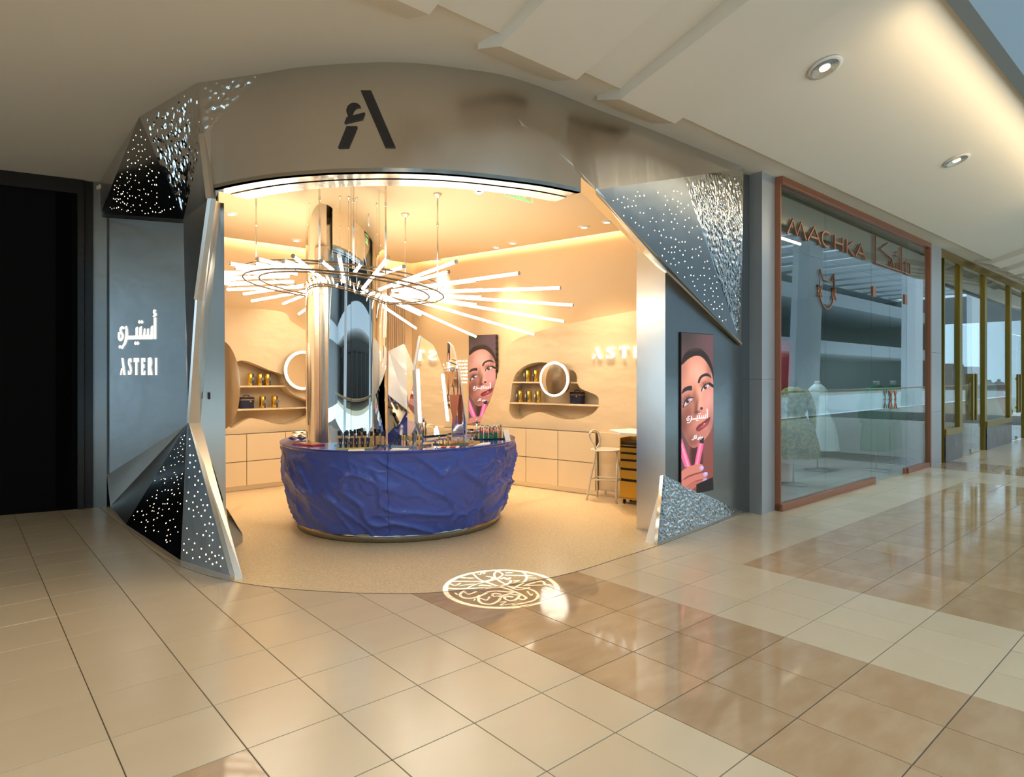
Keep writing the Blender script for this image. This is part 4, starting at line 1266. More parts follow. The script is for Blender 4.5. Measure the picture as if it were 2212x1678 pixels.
# slim sticks
def stick(label, loc, body, capm, h=.085, hc=.06, r=.0075, name='concealer_stick', group='concealer sticks on the hexagonal tray'):
    t = thing(name, label, 'cosmetic', loc, group=group)
    mb = MB(); mb.lathe([(r, 0), (r, h)], (0, 0, 0), 12); mb.build('body', body, t, (0, 0, 0))
    mb = MB(); mb.lathe([(r * 1.02, h), (r * 1.02, h + hc), (r * .8, h + hc + .003)], (0, 0, 0), 12); mb.build('cap', capm, t, (0, 0, 0))
    return t
for k, (px, py) in enumerate(((852, 961), (862, 961), (872, 960), (892, 960))):
    stick('%s black pencil from the left on the hexagonal tray' % nth[k], on_tray(px, py, z3), BLACKCAP, BLACKCAP, .05, .06)
GOLDB = mat('golden_liquid', (.80, .42, .10), .2, coat=.5); PEACH = mat('peach_liquid', (.82, .55, .33), .3)
for k, (px, py) in enumerate(((869, 964), (874, 965), (882, 963), (889, 965), (902, 963), (909, 963))):
    stick('%s gold-capped concealer from the left on the hexagonal tray' % nth[k], on_tray(px, py, z3), GOLDB if k in (2, 4) else PEACH, GOLDCAP, .06, .05, .009)
# little glosses on the gold tray
PINKG = mat('pink_gloss', (.80, .30, .22), .15, coat=.6); CLEARG = mat('clear_gloss', (.80, .62, .35), .1, coat=.6)
for k, (px, py, m, cp) in enumerate(((940, 959.5, GREENM, REDL), (944, 959, CLEARG, SILCAP), (949, 960, CLEARG, GOLDCAP), (957, 957, GREENM, REDL), (964, 959, CLEARG, GOLDCAP), (968, 957, PINKG, GOLDCAP), (985, 958, PINKG, WHITEC), (990, 957, PINKG, WHITEC), (1005, 957.5, CLEARG, WHITEC), (1012, 957, CLEARG, WHITEC), (1020, 956.5, CLEARG, WHITEC))):
    stick('%s small lip gloss from the left on the angular gold tray' % nth[k], on_tray(px, py, z4), m, cp, .022 + .012 * (k % 3), .016 + .01 * ((k * 7) % 3), .008, 'lip_gloss', 'lip glosses on the angular gold tray')
# green lipstick blocks
for k, (px, py) in enumerate(((1040, 948), (1050, 947), (1061, 947), (1071, 946))):
    loc = on_tray(px, py, z5)
    t = thing('lipstick_block', '%s green lipstick block from the left on the dark tray' % nth[k], 'lipstick stand', loc, group='green lipstick blocks')
    mb = MB(); mb.add([(-.022, -.03, 0), (.022, -.03, 0), (.022, .03, 0), (-.022, .03, 0), (-.022, -.03, .075), (.022, -.03, .055), (.022, .03, .055), (-.022, .03, .075)], [(3, 2, 1, 0), (4, 5, 6, 7), (0, 1, 5, 4), (1, 2, 6, 5), (2, 3, 7, 6), (3, 0, 4, 7)])
    mb.build('block', GREENM, t, (0, 0, 0))
    for dx, hh_ in ((-.012, .045), (.010, .035)):
        m2 = MB(); m2.cyl((dx, 0, .055), (dx, 0, .075 + hh_), .008); s_ = m2.build('lipstick', [REDL, PINKG, REDL, PINKG][k], t, (0, 0, 0))
        m2 = MB(); m2.cyl((dx, 0, .075 + hh_), (dx, 0, .105 + hh_), .0078); m2.build('cap', SILCAP, s_, (0, 0, 0))
for k, (px, py) in enumerate(((1020, 949), (1028, 949))):
    stick('%s thin green lipstick left of the lipstick blocks' % nth[k], on_tray(px, py, z5), GREENM, REDL, .07, .012, .009, 'green_lipstick', 'single green lipsticks')
stick('tall silver tube standing left of the green lipstick blocks', on_tray(1030, 945, z5), SILCAP, SILCAP, .16, .05, .011, 'silver_tube', 'tall testers')
for k, (px, py) in enumerate(((1057, 944), (1066, 943), (1078, 943), (1082, 941))):
    stick('%s slim lip liner from the left at the end of the green tray' % nth[k], on_tray(px, py, z5), [REDL, PINKG, REDL, mat('brown_lip', (.25, .07, .05), .3)][k], SILCAP, .07 + .01 * k, .05, .007, 'lip_liner', 'lip liners on the dark tray')
for k, (px, py) in enumerate(((1012, 934), (1019, 935), (1033, 933))):
    loc = on_tray(px, py, z6)
    t = thing('cream_jar', '%s cosmetic jar from the left on the small gold tray' % nth[k], 'jar', loc, group='jars on the small gold tray')
    mb = MB(); mb.lathe([(.018, 0), (.02, .004), (.02, .03)], (0, 0, 0), 16); mb.build('jar_body', [WHITEC, SILCAP, WHITEC][k], t, (0, 0, 0))
    mb = MB(); mb.lathe([(.021, .03), (.021, .048), (.018, .051)], (0, 0, 0), 16); mb.build('lid', [GOLDCAP, BLACKCAP, GOLDCAP][k], t, (0, 0, 0))
# white stand at the counter's right end
t = thing('acrylic_stand', 'small white folded stand at the right end of the counter', 'stand', ctop(1097, 948))
mb = MB(); a, b = ctop(1092, 951), ctop(1103, 950)
mb.prism([a, b, b + Vector((-.03, .10, .11)), a + Vector((-.03, .10, .11))], (0, .006, .002)); mb.build('front_leaf', WHITEC, t, world=True)
mb = MB(); mb.prism([a + Vector((-.03, .10, .11)), b + Vector((-.03, .10, .11)), b + Vector((-.03, .16, 0)), a + Vector((-.03, .16, 0))], (0, .006, .002)); mb.build('rear_leaf', WHITEC, t, world=True)

# ---------------------------------------------------------------- crystal mirrors on the counter
YM = 7.0
def ym(py): return (EYE - KZ) * F / (py - HY)
def slab_mirror(name, label, pix, base, nrm, depth=.03, edge=WHITEC, face=MIRROR):
    """flat crystal-shaped mirror standing on the counter in the plane through base with normal nrm"""
    n = Vector(nrm).normalized()
    P = [on_plane(px, py, base, n) for px, py in pix]
    for p_ in P: p_.z = max(p_.z, KZ + .001)
    t = thing(name, label, 'mirror', (sum(p_.x for p_ in P) / len(P), sum(p_.y for p_ in P) / len(P), KZ))
    mb = MB(); mb.prism(P, n * -depth); mb.build('slab', edge, t, world=True)
    c = sum(P, Vector()) / len(P)
    mb = MB(); mb.prism([c + (p_ - c) * .985 + n * .003 for p_ in P], n * -.002); mb.build('mirror_glass', face, t, world=True)
    return t, n
b1 = atz(917, 955, KZ)
t, n = slab_mirror('crystal_mirror', 'tall angular mirror with two light strips and white emblem on the counter', [(909, 725), (936, 744), (957, 795), (977, 902), (975, 948), (917, 955), (901, 913), (896, 800)], b1, (.92, -.39, 0))
LEDM = emit_mat('mirror_strip', (.85, .95, 1.), 3.)
for pa, pb in (((904, 797), (909, 913)), ((957, 807), (969, 910))):
    a, b = on_plane(*pa, b1 + n * .012, n), on_plane(*pb, b1 + n * .012, n)
    mb = MB(); mb.tube([a, a.lerp(b, .03), a.lerp(b, .97), b], [.003, .010, .010, .003], 8); mb.build('light_strip', LEDM, t, world=True)
mb = MB()
for poly in ([(941, 922), (944.5, 920), (949.5, 938), (946, 939)], [(939.5, 925), (942.5, 926), (942, 940), (939, 939)]):
    mb.prism([on_plane(px, py, b1 + n * .008, n) for px, py in poly], n * -.003)
tag(mb.build('emblem', LEDM, t, world=True), kind='stuff')
slab_mirror('crystal_mirror', 'narrower angular mirror standing behind the tall one on the counter', [(967, 738), (977, 747), (991, 800), (1006, 907), (1006, 943), (976, 943), (972, 880), (959, 796)], atz(990, 940, KZ), (-.45, -.89, 0))
# faceted crystal next to the column
V = dict(a=at(873, 742, 7.35), b=at(839, 758, 7.25), c=at(879, 805, 7.1), d=at(898, 800, 7.5), e=at(880, 886, 6.86), f=at(838, 852, 6.84), g=at(880, 953, 7.05), h=at(838, 953, 7.05), i=at(902, 912, 7.4), j=at(903, 955, 7.35), k=at(853, 928, 7.0), l=at(850, 800, 7.6), m=at(860, 955, 7.7))
def fz(p_): return Vector((p_.x, p_.y, KZ))
for q in 'ghjm': V[q] = fz(V[q])
t = thing('faceted_crystal', 'faceted mirror crystal beside the column with pale top facets', 'display', V['g'])
PALE = mat('pale_gloss', (.86, .80, .76), .2, coat=.5)
for nm, keys, m in (('facet', 'abc', PALE), ('facet', 'acd', PALE), ('facet', 'bfe', PALE), ('facet', 'bec', PALE), ('facet', 'fke', MIRROR), ('facet', 'fhk', MIRROR), ('facet', 'hgk', MIRROR), ('facet', 'kge', MIRROR), ('facet', 'ced', MIRROR), ('facet', 'dei', MIRROR), ('facet', 'egi', MIRROR), ('facet', 'igj', MIRROR), ('facet', 'adl', MIRROR), ('facet', 'alb', MIRROR), ('facet', 'blf', MIRROR), ('facet', 'lhf', MIRROR), ('facet', 'ldm', MIRROR), ('facet', 'dij', MIRROR), ('facet', 'djm', MIRROR), ('facet', 'lmh', MIRROR)):
    mb = MB(); P = [V[q] for q in keys]
    c = sum(V.values(), Vector()) / len(V); fc = sum(P, Vector()) / 3
    n = (P[1] - P[0]).cross(P[2] - P[0]).normalized()
    if n.dot(fc - c) > 0: n = -n
    mb.prism(P, n * .006); mb.build(nm, m, t, world=True)
# coral tote bag on its hook
t = thing('tote_bag', 'coral fabric tote bag hanging by its straps from the narrower mirror', 'bag', at(980, 850, 6.9))
CORAL = mat('coral_fabric', (.78, .25, .14), .8, bump=.5, bump_scale=40, bump_dist=.006)
ybg = 7.70
pts = [(971, 852), (992, 853), (988, 880), (983, 918), (978, 919), (974, 885)]
mb = MB(); mb.prism([at(px, py, ybg) for px, py in pts], (0, .035, 0)); mb.build('bag_body', CORAL, t, world=True)
for xa, xb, xm in ((969, 974, 968), (981, 978, 977)):
    mb = MB(); mb.tube([at(xm, 797, ybg + .02), at((xm + xa) / 2, 825, ybg + .01), at(xa, 854, ybg + .01)], .007, 6); mb.build('strap', CORAL, t, world=True)
mb = MB(); mb.cyl(at(958, 796, ybg + .03), at(979, 796, ybg + .03), .009); mb.build('hook', STEEL_SATIN, t, world=True)
mb = MB(); mb.lathe([(.034, 0), (.034, .012), (.022, .016), (.001, .016)], at(978, 796, ybg + .01), 20, axis=(0, -1, 0)); mb.build('hook_disc', STEEL_SATIN, t, world=True)

# ---------------------------------------------------------------- chandelier
TUBE = emit_mat('light_tube', (1., .88, .70), 10.5, True)
RZ = lambda a: EYE + 1.02 - .065 * 1.06 * math.cos(a) - .03 * 1.06 * math.sin(a)
ch = thing('chandelier', 'large ring chandelier of radiating white light tubes around the column', 'chandelier', (CC.x, CC.y, EYE + 1.02))
lo = [(-78, 1.5, 552), (-60, 1.37, 556), (-42, 1.76, 565), (-24, 2.07, 590), (-6, 2.35, 622), (12, 2.60, 659), (30, 2.90, 694), (48, 3.20, 722), (66, 3.10, 727), (84, 3.0, 709), (102, 2.8, 695), (120, 2.5, 678), (138, 2.23, 650), (156, 1.8, 625),
      (174, 1.75, 613), (192, 1.6, 602), (210, 1.45, 588), (228, 1.30, 569), (246, 1.28, 559), (264, 1.33, 553)]
sh = [(-69, 1.17, 568), (-51, 1.26, 576), (-33, 1.43, 587), (-15, 1.505, 605), (3, 1.51, 626), (21, 1.565, 642), (39, 1.757, 658), (57, 1.954, 673), (75, 2.04, 680), (93, 2.0, 680), (111, 2.0, 670), (129, 2.0, 656), (147, 1.87, 635), (165, 1.54, 615),
      (183, 1.5, 608), (201, 1.4, 598), (219, 1.18, 578), (237, 1.155, 569), (255, 1.158, 563), (273, 1.146, 563)]
for kind, L in (('long', lo), ('short', sh)):
    for deg, r, py in L:
        a = R(deg); d = Vector((math.cos(a), math.sin(a), 0))
        tip = CC + d * r; tip.z = EYE + (HY - py) / F * tip.y
        zr_ = RZ(a) + (-.03 if kind == 'long' else .0)
        rp = CC + d * 1.0; rp.z = zr_ if r > 1.3 else tip.z
        if r <= 1.32: sl = .02
        else: sl = (tip.z - rp.z) / (r - 1.0)
        sl = max(-.35, min(.25, sl))
        ri = .60 if kind == 'long' else .70
        inn = CC + d * ri; inn.z = tip.z - sl * (r - ri)
        ax = (tip - inn).normalized()
        mb = MB(); mb.cyl(inn, tip - ax * .012, .0165, seg=12); tb = mb.build('light_tube', TUBE, ch, world=True)
        mb = MB(); mb.cyl(tip - ax * .012, tip + ax * .006, .019, seg=12); mb.build('end_cap', STEEL_SATIN, tb, world=True)
        mb = MB(); mb.cyl(inn - ax * .006, inn, .019, seg=12); mb.build('end_cap', STEEL_SATIN, tb, world=True)
for rr in (1.06, .90):
    for dz in (-.05, .03):
        mb = MB(); mb.tube([CC + Vector((rr * math.cos(a), rr * math.sin(a), RZ(a) + dz)) for a in [2 * math.pi * k / 96 for k in range(96)]], .010, 6, True)
        mb.build('ring', mat('bronze_ring', (.13, .085, .045), .5, .2), ch, world=True)
for deg in (180, -90, -72, -54, 0, 60, 120):
    a = R(deg); q = CC + Vector((1.0 * math.cos(a), 1.0 * math.sin(a), 0))
    mb = MB(); mb.tube([Vector((q.x, q.y, RZ(a))), Vector((q.x, q.y, ZI - .02))], .008, 8); rod = mb.build('hanger_rod', STEEL_SATIN, ch, world=True)
    mb = MB(); mb.lathe([(.012, ZI - .05), (.045, ZI - .015), (.05, ZI - .001)], (q.x, q.y, 0), 20); mb.build('canopy', STEEL_SATIN, rod, world=True)
    mb = MB(); mb.lathe([(.012, ZI - .36), (.012, ZI - .32)], (q.x, q.y, 0), 10); mb.build('coupling', STEEL_SATIN, rod, world=True)

# ---------------------------------------------------------------- stool, trolley, table
t = thing('bar_stool', 'pale metal bar stool with perforated round seat and looped back', 'stool', floor_at(1302, 1078))
PALEM = mat('pale_painted_metal', (.74, .66, .55), .4)
sc = at(1309, 970, 8.55); SR = .19; sz = sc.z
cu_out = [(SR * math.cos(2 * math.pi * k / 40), SR * math.sin(2 * math.pi * k / 40)) for k in range(40)]
holes = []
for gx in range(-4, 5):
    for gy in range(-4, 5):
        x, y = gx * .038 + (.019 if gy % 2 else 0), gy * .034
        if math.hypot(x, y) < SR - .03: holes.append([(x + .011 * math.cos(-2 * math.pi * k / 8), y + .011 * math.sin(-2 * math.pi * k / 8)) for k in range(8)])
curve_fill([cu_out] + holes, .008, lambda x, y, d: Vector((sc.x + x, sc.y + y, sz + d)), 'seat', PALEM, t)
mb = MB(); mb.tube([(sc.x + (SR + .004) * math.cos(a), sc.y + (SR + .004) * math.sin(a), sz - .006) for a in [2 * math.pi * k / 36 for k in range(36)]], .012, 8, True); mb.build('seat_rim', PALEM, t, world=True)
feet = [floor_at(1267, 1080), floor_at(1290, 1074), floor_at(1331, 1088), floor_at(1352, 1082)]
tops = [Vector((sc.x - .15, sc.y - .11, sz)), Vector((sc.x - .11, sc.y + .14, sz)), Vector((sc.x + .13, sc.y - .13, sz)), Vector((sc.x + .15, sc.y + .12, sz))]
mids = []
for k in range(4):
    mids.append(feet[k].lerp(tops[k], .42))
bk = [at(1274, 945, tops[0].y + .0), at(1276, 933, tops[0].y), at(1284, 929, (tops[0].y + tops[1].y) / 2), at(1292, 935, tops[1].y), at(1295, 955, tops[1].y)]
mb = MB(); mb.tube(smooth_poly([feet[0], mids[0], tops[0], bk[0], bk[1], bk[2], bk[3], bk[4], tops[1]], 4, False), .013, 8); mb.build('back_loop', PALEM, t, world=True)
for k in (1, 2, 3):
    mb = MB(); mb.tube([feet[k], tops[k]], .013, 8); mb.build('leg', PALEM, t, world=True)
for i, j in ((0, 2), (1, 3), (0, 1), (2, 3)):
    mb = MB(); mb.tube([mids[i], mids[j]], .010, 8); mb.build('foot_rail', PALEM, t, world=True)
# gold trolley
g0 = floor_at(1339, 1088)
t = thing('drawer_trolley', 'gold rolling drawer trolley beside the stool partly behind the pier', 'trolley', (g0.x, g0.y, 0))
GOLDP = mat('gold_paint', (.62, .36, .045), .3, .6); DARKG = mat('dark_inside', (.06, .035, .012), .6)
TX = DR.copy(); TY = -NR; TW, TD, TH = .42, .28, .86
def tb(x, y, z): return g0 + TX * x + TY * y + Vector((0, 0, z))
def tbox(nm, x0, x1, y0, y1, z0_, z1_, m, par):
    mb = MB(); mb.prism([tb(x0, y0, z0_), tb(x1, y0, z0_), tb(x1, y1, z0_), tb(x0, y1, z0_)], (0, 0, z1_ - z0_)); return mb.build(nm, m, par, world=True)
tbox('side_panel', 0, .012, 0, TD, .07, TH, GOLDP, t); tbox('side_panel', TW - .012, TW, 0, TD, .07, TH, GOLDP, t); tbox('back_panel', 0, TW, TD - .01, TD, .07, TH, GOLDP, t); tbox('bottom_panel', 0, TW, 0, TD, .07, .085, GOLDP, t)
tbox('inner_box', .014, TW - .014, .03, TD - .02, .09, TH - .05, DARKG, t)
tbox('top_tray', .012, TW - .012, .0, TD, TH - .10, TH - .09, GOLDP, t)
zs = [(.09, .30), (.335, .445), (.475, .56), (.59, .65), (.68, .735)]
for z0_, z1_ in zs:
    tbox('drawer_front', .014, TW - .014, -.002, .018, z0_, z1_, GOLDP, t)
for x_, y_ in ((.04, .05), (TW - .04, .05), (.04, TD - .05), (TW - .04, TD - .05)):
    c = tb(x_, y_, .03)
    mb = MB(); mb.lathe([(.028, -.01), (.03, -.006), (.03, .006), (.028, .01)], c, 16, axis=TX); w_ = mb.build('caster', BLACK, t, world=True)
    mb = MB(); mb.prism([c + TX * -.014 + TY * -.01, c + TX * .014 + TY * -.01, c + TX * .014 + TY * .01, c + TX * -.014 + TY * .01], (0, 0, .042)); mb.build('fork', BLACK, w_, world=True)
# hexagonal table leaf
tz = at(1345, 936, 8.0).z
P = [atz(px, py, tz) for px, py in ((1316, 932), (1340, 939), (1372, 941))]
t0 = P[0]
P += [P[2] + Vector((.45, -.10, 0)), P[2] + Vector((.60, .05, 0)), P[0] + Vector((.32, .22, 0))]
t = thing('makeup_table', 'white hexagonal table top reaching out from behind the right pier', 'table', (P[3].x, P[3].y, 0))
mb = MB(); mb.prism(P, (0, 0, .025)); mb.build('table_top', WHITEC, t, world=True)
c = P[2] + Vector((.46, .0, 0)); mb = MB(); mb.lathe([(.15, 0), (.15, .012), (.025, .02), (.025, tz)], (c.x, c.y, 0), 24); mb.build('pedestal', STEEL_SATIN, t, world=True)
# ---------------------------------------------------------------- lit screens with the beauty picture
def paint_picture(W, Hh):
    """colour of the picture in a frame 300 x 1560, as (H, W, 3) display values"""
    xs = (np.arange(W) + .5) / W * 300 + 50; ys = (np.arange(Hh) + .5) / Hh * 1560 + 80
    X, Y = np.meshgrid(xs, ys)
    img = np.zeros((Hh, W, 3))
    def mixc(mask, c):
        nonlocal img
        img = img * (1 - mask[..., None]) + np.array(c)[None, None] / 255 * mask[..., None]
    def sd_poly(pts):
        d = np.full(X.shape, 1e9); ins = np.zeros(X.shape, bool); n = len(pts)
        for i in range(n):
            (x0, y0), (x1, y1) = pts[i], pts[(i + 1) % n]
            ex, ey = x1 - x0, y1 - y0
            t = np.clip(((X - x0) * ex + (Y - y0) * ey) / (ex * ex + ey * ey + 1e-9), 0, 1)
            d = np.minimum(d, np.hypot(X - x0 - t * ex, Y - y0 - t * ey))
            c = ((y0 > Y) != (y1 > Y)) & (X < (x1 - x0) * (Y - y0) / (y1 - y0 + 1e-9) + x0)
            ins ^= c
        return np.where(ins, -d, d)
    def fill(pts, c, soft=3., a=1., sm=True):
        p_ = smooth_poly(pts, 4) if sm else pts
        mixc(np.clip(.5 - sd_poly(p_) / soft, 0, 1) * a, c)
    def line(pts, w, c, soft=2., a=1.):
        d = np.full(X.shape, 1e9)
        for (x0, y0), (x1, y1) in zip(pts[:-1], pts[1:]):
            ex, ey = x1 - x0, y1 - y0
            t = np.clip(((X - x0) * ex + (Y - y0) * ey) / (ex * ex + ey * ey + 1e-9), 0, 1)
            d = np.minimum(d, np.hypot(X - x0 - t * ex, Y - y0 - t * ey))
        mixc(np.clip(.5 - (d - w / 2) / soft, 0, 1) * a, c)
    def blob(cx, cy, rx, ry, c, a=1., ang=0.):
        ca, sa = math.cos(R(ang)), math.sin(R(ang))
        u = ((X - cx) * ca + (Y - cy) * sa) / rx; v = (-(X - cx) * sa + (Y - cy) * ca) / ry
        mixc(np.exp(-(u * u + v * v)) * a, c)
    def ell(cx, cy, rx, ry, c, ang=0., soft=.12, a=1.):
        ca, sa = math.cos(R(ang)), math.sin(R(ang))
        u = ((X - cx) * ca + (Y - cy) * sa) / rx; v = (-(X - cx) * sa + (Y - cy) * ca) / ry
        mixc(np.clip(.5 - (np.hypot(u, v) - 1) / soft, 0, 1) * a, c)
    mixc(np.ones(X.shape), (98, 70, 68))
    blob(90, 90, 130, 160, (62, 54, 46), .9); blob(330, 250, 120, 300, (104, 72, 76), .8); blob(300, 1350, 160, 300, (112, 66, 62), .8)
    # neck and shoulder
    fill([(130, 1050), (350, 900), (352, 1600), (200, 1640), (120, 1500)], (124, 68, 60), 30)
    fill([(135, 1190), (230, 1180), (235, 1400), (150, 1400)], (66, 34, 32), 30)
    # hair
    fill([(40, 420), (70, 300), (120, 245), (180, 224), (240, 236), (300, 300), (340, 400), (360, 520), (330, 560), (40, 520)], (46, 34, 30), 5)
    blob(170, 240, 70, 16, (74, 58, 52), .7, -8)
    # face
    face = [(40, 420), (70, 375), (120, 325), (180, 297), (235, 306), (285, 360), (325, 440), (345, 520), (352, 620), (352, 800), (350, 930), (325, 1040), (270, 1120), (205, 1180), (150, 1192), (100, 1120), (60, 1020), (35, 900), (30, 600)]
    fill(face, (206, 130, 106), 6)
    m = np.clip(.5 - sd_poly(smooth_poly(face, 4)) / 6, 0, 1)
    base = img.copy()
    blob(190, 480, 110, 170, (240, 172, 146), .95); blob(60, 420, 50, 140, (170, 112, 92), .6); blob(310, 430, 30, 120, (150, 90, 76), .6)
    blob(300, 740, 60, 130, (220, 150, 138), .9); blob(215, 640, 26, 150, (236, 168, 138), .95); blob(150, 660, 40, 120, (206, 128, 98), .6)
    blob(60, 960, 60, 150, (104, 54, 44), .9); blob(110, 860, 50, 110, (128, 68, 52), .8); blob(150, 1120, 80, 90, (120, 68, 58), .85); blob(240, 1060, 70, 50, (180, 108, 96), .8); blob(330, 960, 40, 130, (150, 92, 86), .7)
    blob(185, 800, 16, 90, (96, 48, 36), .85, 8); blob(170, 720, 18, 90, (140, 78, 58), .7)
    blob(230, 780, 26, 34, (228, 158, 134), .8); ell(234, 815, 12, 14, (58, 24, 20), 10, .5); blob(195, 850, 26, 16, (84, 40, 32), .8)
    img = base * (1 - m[..., None]) + img * m[..., None]
    # brows
    fill([(200, 560), (212, 512), (245, 478), (290, 467), (318, 486), (330, 516), (300, 498), (262, 498), (232, 520), (216, 560)], (52, 36, 42), 5)
    fill([(52, 665), (64, 622), (95, 598), (138, 590), (146, 612), (140, 634), (104, 634), (74, 650)], (48, 34, 38), 5)
    # eyes
    blob(268, 575, 52, 36, (152, 84, 60), .85, -14); blob(105, 715, 56, 44, (120, 70, 62), .8, -30)
    fill([(236, 640), (250, 606), (280, 584), (312, 580), (300, 606), (268, 632)], (210, 190, 196), 3); ell(270, 606, 17, 22, (96, 52, 40), 0, .2); ell(270, 606, 8, 10, (20, 12, 12), 0, .2); ell(276, 598, 4, 4, (240, 240, 250), 0, .5)
    line([(234, 642), (246, 604), (272, 576), (316, 572)], 9, (40, 22, 22), 4)
    line([(258, 580), (248, 558)], 3, (40, 24, 24)); line([(276, 572), (272, 550)], 3, (40, 24, 24)); line([(294, 568), (298, 548)], 3, (40, 24, 24))
    fill([(70, 790), (84, 745), (112, 716), (150, 708), (140, 736), (108, 768)], (200, 180, 188), 3); ell(105, 736, 17, 24, (100, 56, 40), 0, .2); ell(104, 736, 8, 11, (20, 12, 12), 0, .2); ell(112, 727, 4, 5, (240, 240, 250), 0, .5)
    line([(66, 792), (78, 744), (104, 708), (154, 704)], 9, (38, 22, 22), 4); line([(72, 794), (108, 770), (142, 736)], 4, (80, 44, 44), 4)
    for x0, y0, x1, y1 in ((74, 752, 56, 742), (84, 732, 68, 712), (100, 712, 90, 690), (120, 704, 116, 682), (70, 780, 52, 782)): line([(x0, y0), (x1, y1)], 3, (38, 22, 22))
    # mascara wand
    line([(312, 572), (360, 606)], 26, (34, 24, 28), 5); line([(330, 618), (356, 632)], 10, (210, 150, 140), 5)
    # lips
    fill([(182, 1018), (196, 985), (226, 962), (256, 944), (286, 922), (318, 906), (312, 946), (292, 985), (250, 1016), (205, 1040)], (126, 40, 40), 4)
    blob(255, 985, 46, 14, (186, 86, 82), .9, -32); line([(186, 1012), (232, 978), (270, 958), (316, 908)], 5, (70, 20, 22), 4); ell(262, 968, 12, 4, (230, 170, 176), -30, .6)
    # pink tubes
    fill([(36, 1060), (60, 1110), (135, 1365), (82, 1372), (36, 1235)], (236, 92, 136), 3, 1, False)
    line([(48, 1140), (112, 1368)], 14, (252, 176, 200), 16, .8); line([(38, 1196), (72, 1172)], 2.5, (190, 60, 100))
    fill([(166, 1370), (206, 1150), (256, 1164), (216, 1372)], (236, 88, 130), 3, 1, False); line([(190, 1366), (226, 1170)], 14, (252, 170, 196), 16, .8)
    fill([(214, 1152), (224, 1104), (240, 1098), (258, 1106), (254, 1164)], (28, 24, 28), 3, 1, False); line([(220, 1126), (256, 1134)], 3, (70, 66, 70)); line([(218, 1142), (254, 1150)], 3, (70, 66, 70))
    # fingers
    fill([(30, 1440), (70, 1390), (130, 1366), (210, 1358), (246, 1376), (252, 1412), (226, 1440), (150, 1448), (90, 1470), (40, 1530)], (196, 118, 104), 5)
    fill([(40, 1530), (90, 1482), (160, 1462), (250, 1452), (290, 1462), (294, 1492), (262, 1514), (190, 1520), (140, 1560), (60, 1590)], (190, 112, 98), 5)
    fill([(100, 1580), (170, 1530), (240, 1522), (280, 1530), (260, 1560), (180, 1580), (130, 1610)], (170, 96, 86), 5)
    line([(42, 1500), (96, 1466), (160, 1450), (230, 1442)], 5, (110, 56, 48), 8, .8); line([(100, 1560), (170, 1522), (250, 1516)], 5, (104, 52, 46), 8, .8)
    ell(236, 1404, 19, 24, (176, 158, 218), -30, .2); ell(272, 1470, 22, 20, (176, 158, 218), -20, .2); ell(266, 1524, 24, 10, (168, 150, 210), -8, .2)
    blob(240, 1396, 8, 6, (226, 214, 250), .9); blob(276, 1462, 9, 6, (226, 214, 250), .9)
    fill([(186, 1556), (345, 1514), (352, 1645), (186, 1645)], (22, 18, 20), 3, 1, False)
    # lettering
    for nm, polys in ARABIC_WORD:
        for poly in polys:
            fill([(98 + x * 69, 922 - y * 68 - x * 3) for x, y in poly], (250, 244, 246), 3, 1, False)
    def small(pts, w=6): line([(145 + x, 1108 - y) for x, y in pts], w, (240, 230, 232), 3)
    small([(0, 0), (4, -10), (14, -6), (16, 8)]); small([(10, 18), (13, 18)], 5); small([(24, 0), (24, 26)]); small([(32, 28), (30, 0), (36, 0)]); small([(42, 2), (42, 28)]); small([(20, 32), (46, 36)], 4)
    small([(58, 0), (54, -8), (60, -12), (68, -2), (60, 6), (66, 12)]); small([(68, 0), (78, 0), (80, 10), (74, 10), (74, 2)]); small([(76, 22), (78, 22)], 5); small([(84, 4), (88, -6), (82, -12)]); small([(86, 4), (100, 2), (100, 12)]); small([(94, 2), (94, 10)], 4)
    return np.clip(img, 0, 1)
SW, SH = 96, 480
PIC = paint_picture(SW, SH)
def pic_mesh():
    vs = []; fs = []
    for j in range(SH + 1):
        for i in range(SW + 1): vs.append((i / SW, 0, 1 - j / SH))
    for j in range(SH):
        for i in range(SW): fs.append((j * (SW + 1) + i, (j + 1) * (SW + 1) + i, (j + 1) * (SW + 1) + i + 1, j * (SW + 1) + i + 1))
    me = bpy.data.meshes.new('screen_picture'); me.from_pydata(vs, [], fs)
    lin = np.where(PIC <= .04045, PIC / 12.92, ((PIC + .055) / 1.055) ** 2.4).reshape(-1, 3)
    ca = me.color_attributes.new('picture', 'FLOAT_COLOR', 'CORNER')
    cols = np.ones((len(fs), 4, 4)); cols[:, :, :3] = lin[:, None, :]
    ca.data.foreach_set('color', cols.reshape(-1))
    m = bpy.data.materials.new('screen_picture'); m.use_nodes = True; nt = m.node_tree; b = nt.nodes['Principled BSDF']
    at_ = nt.nodes.new('ShaderNodeVertexColor'); at_.layer_name = 'picture'
    b.inputs['Base Color'].default_value = (.01, .01, .01, 1); b.inputs['Roughness'].default_value = .25
    nt.links.new(at_.outputs[0], b.inputs['Emission Color']); b.inputs['Emission Strength'].default_value = 1.2
    m.cycles.emission_sampling = 'NONE'
    me.materials.append(m)
    return me
PM = pic_mesh()
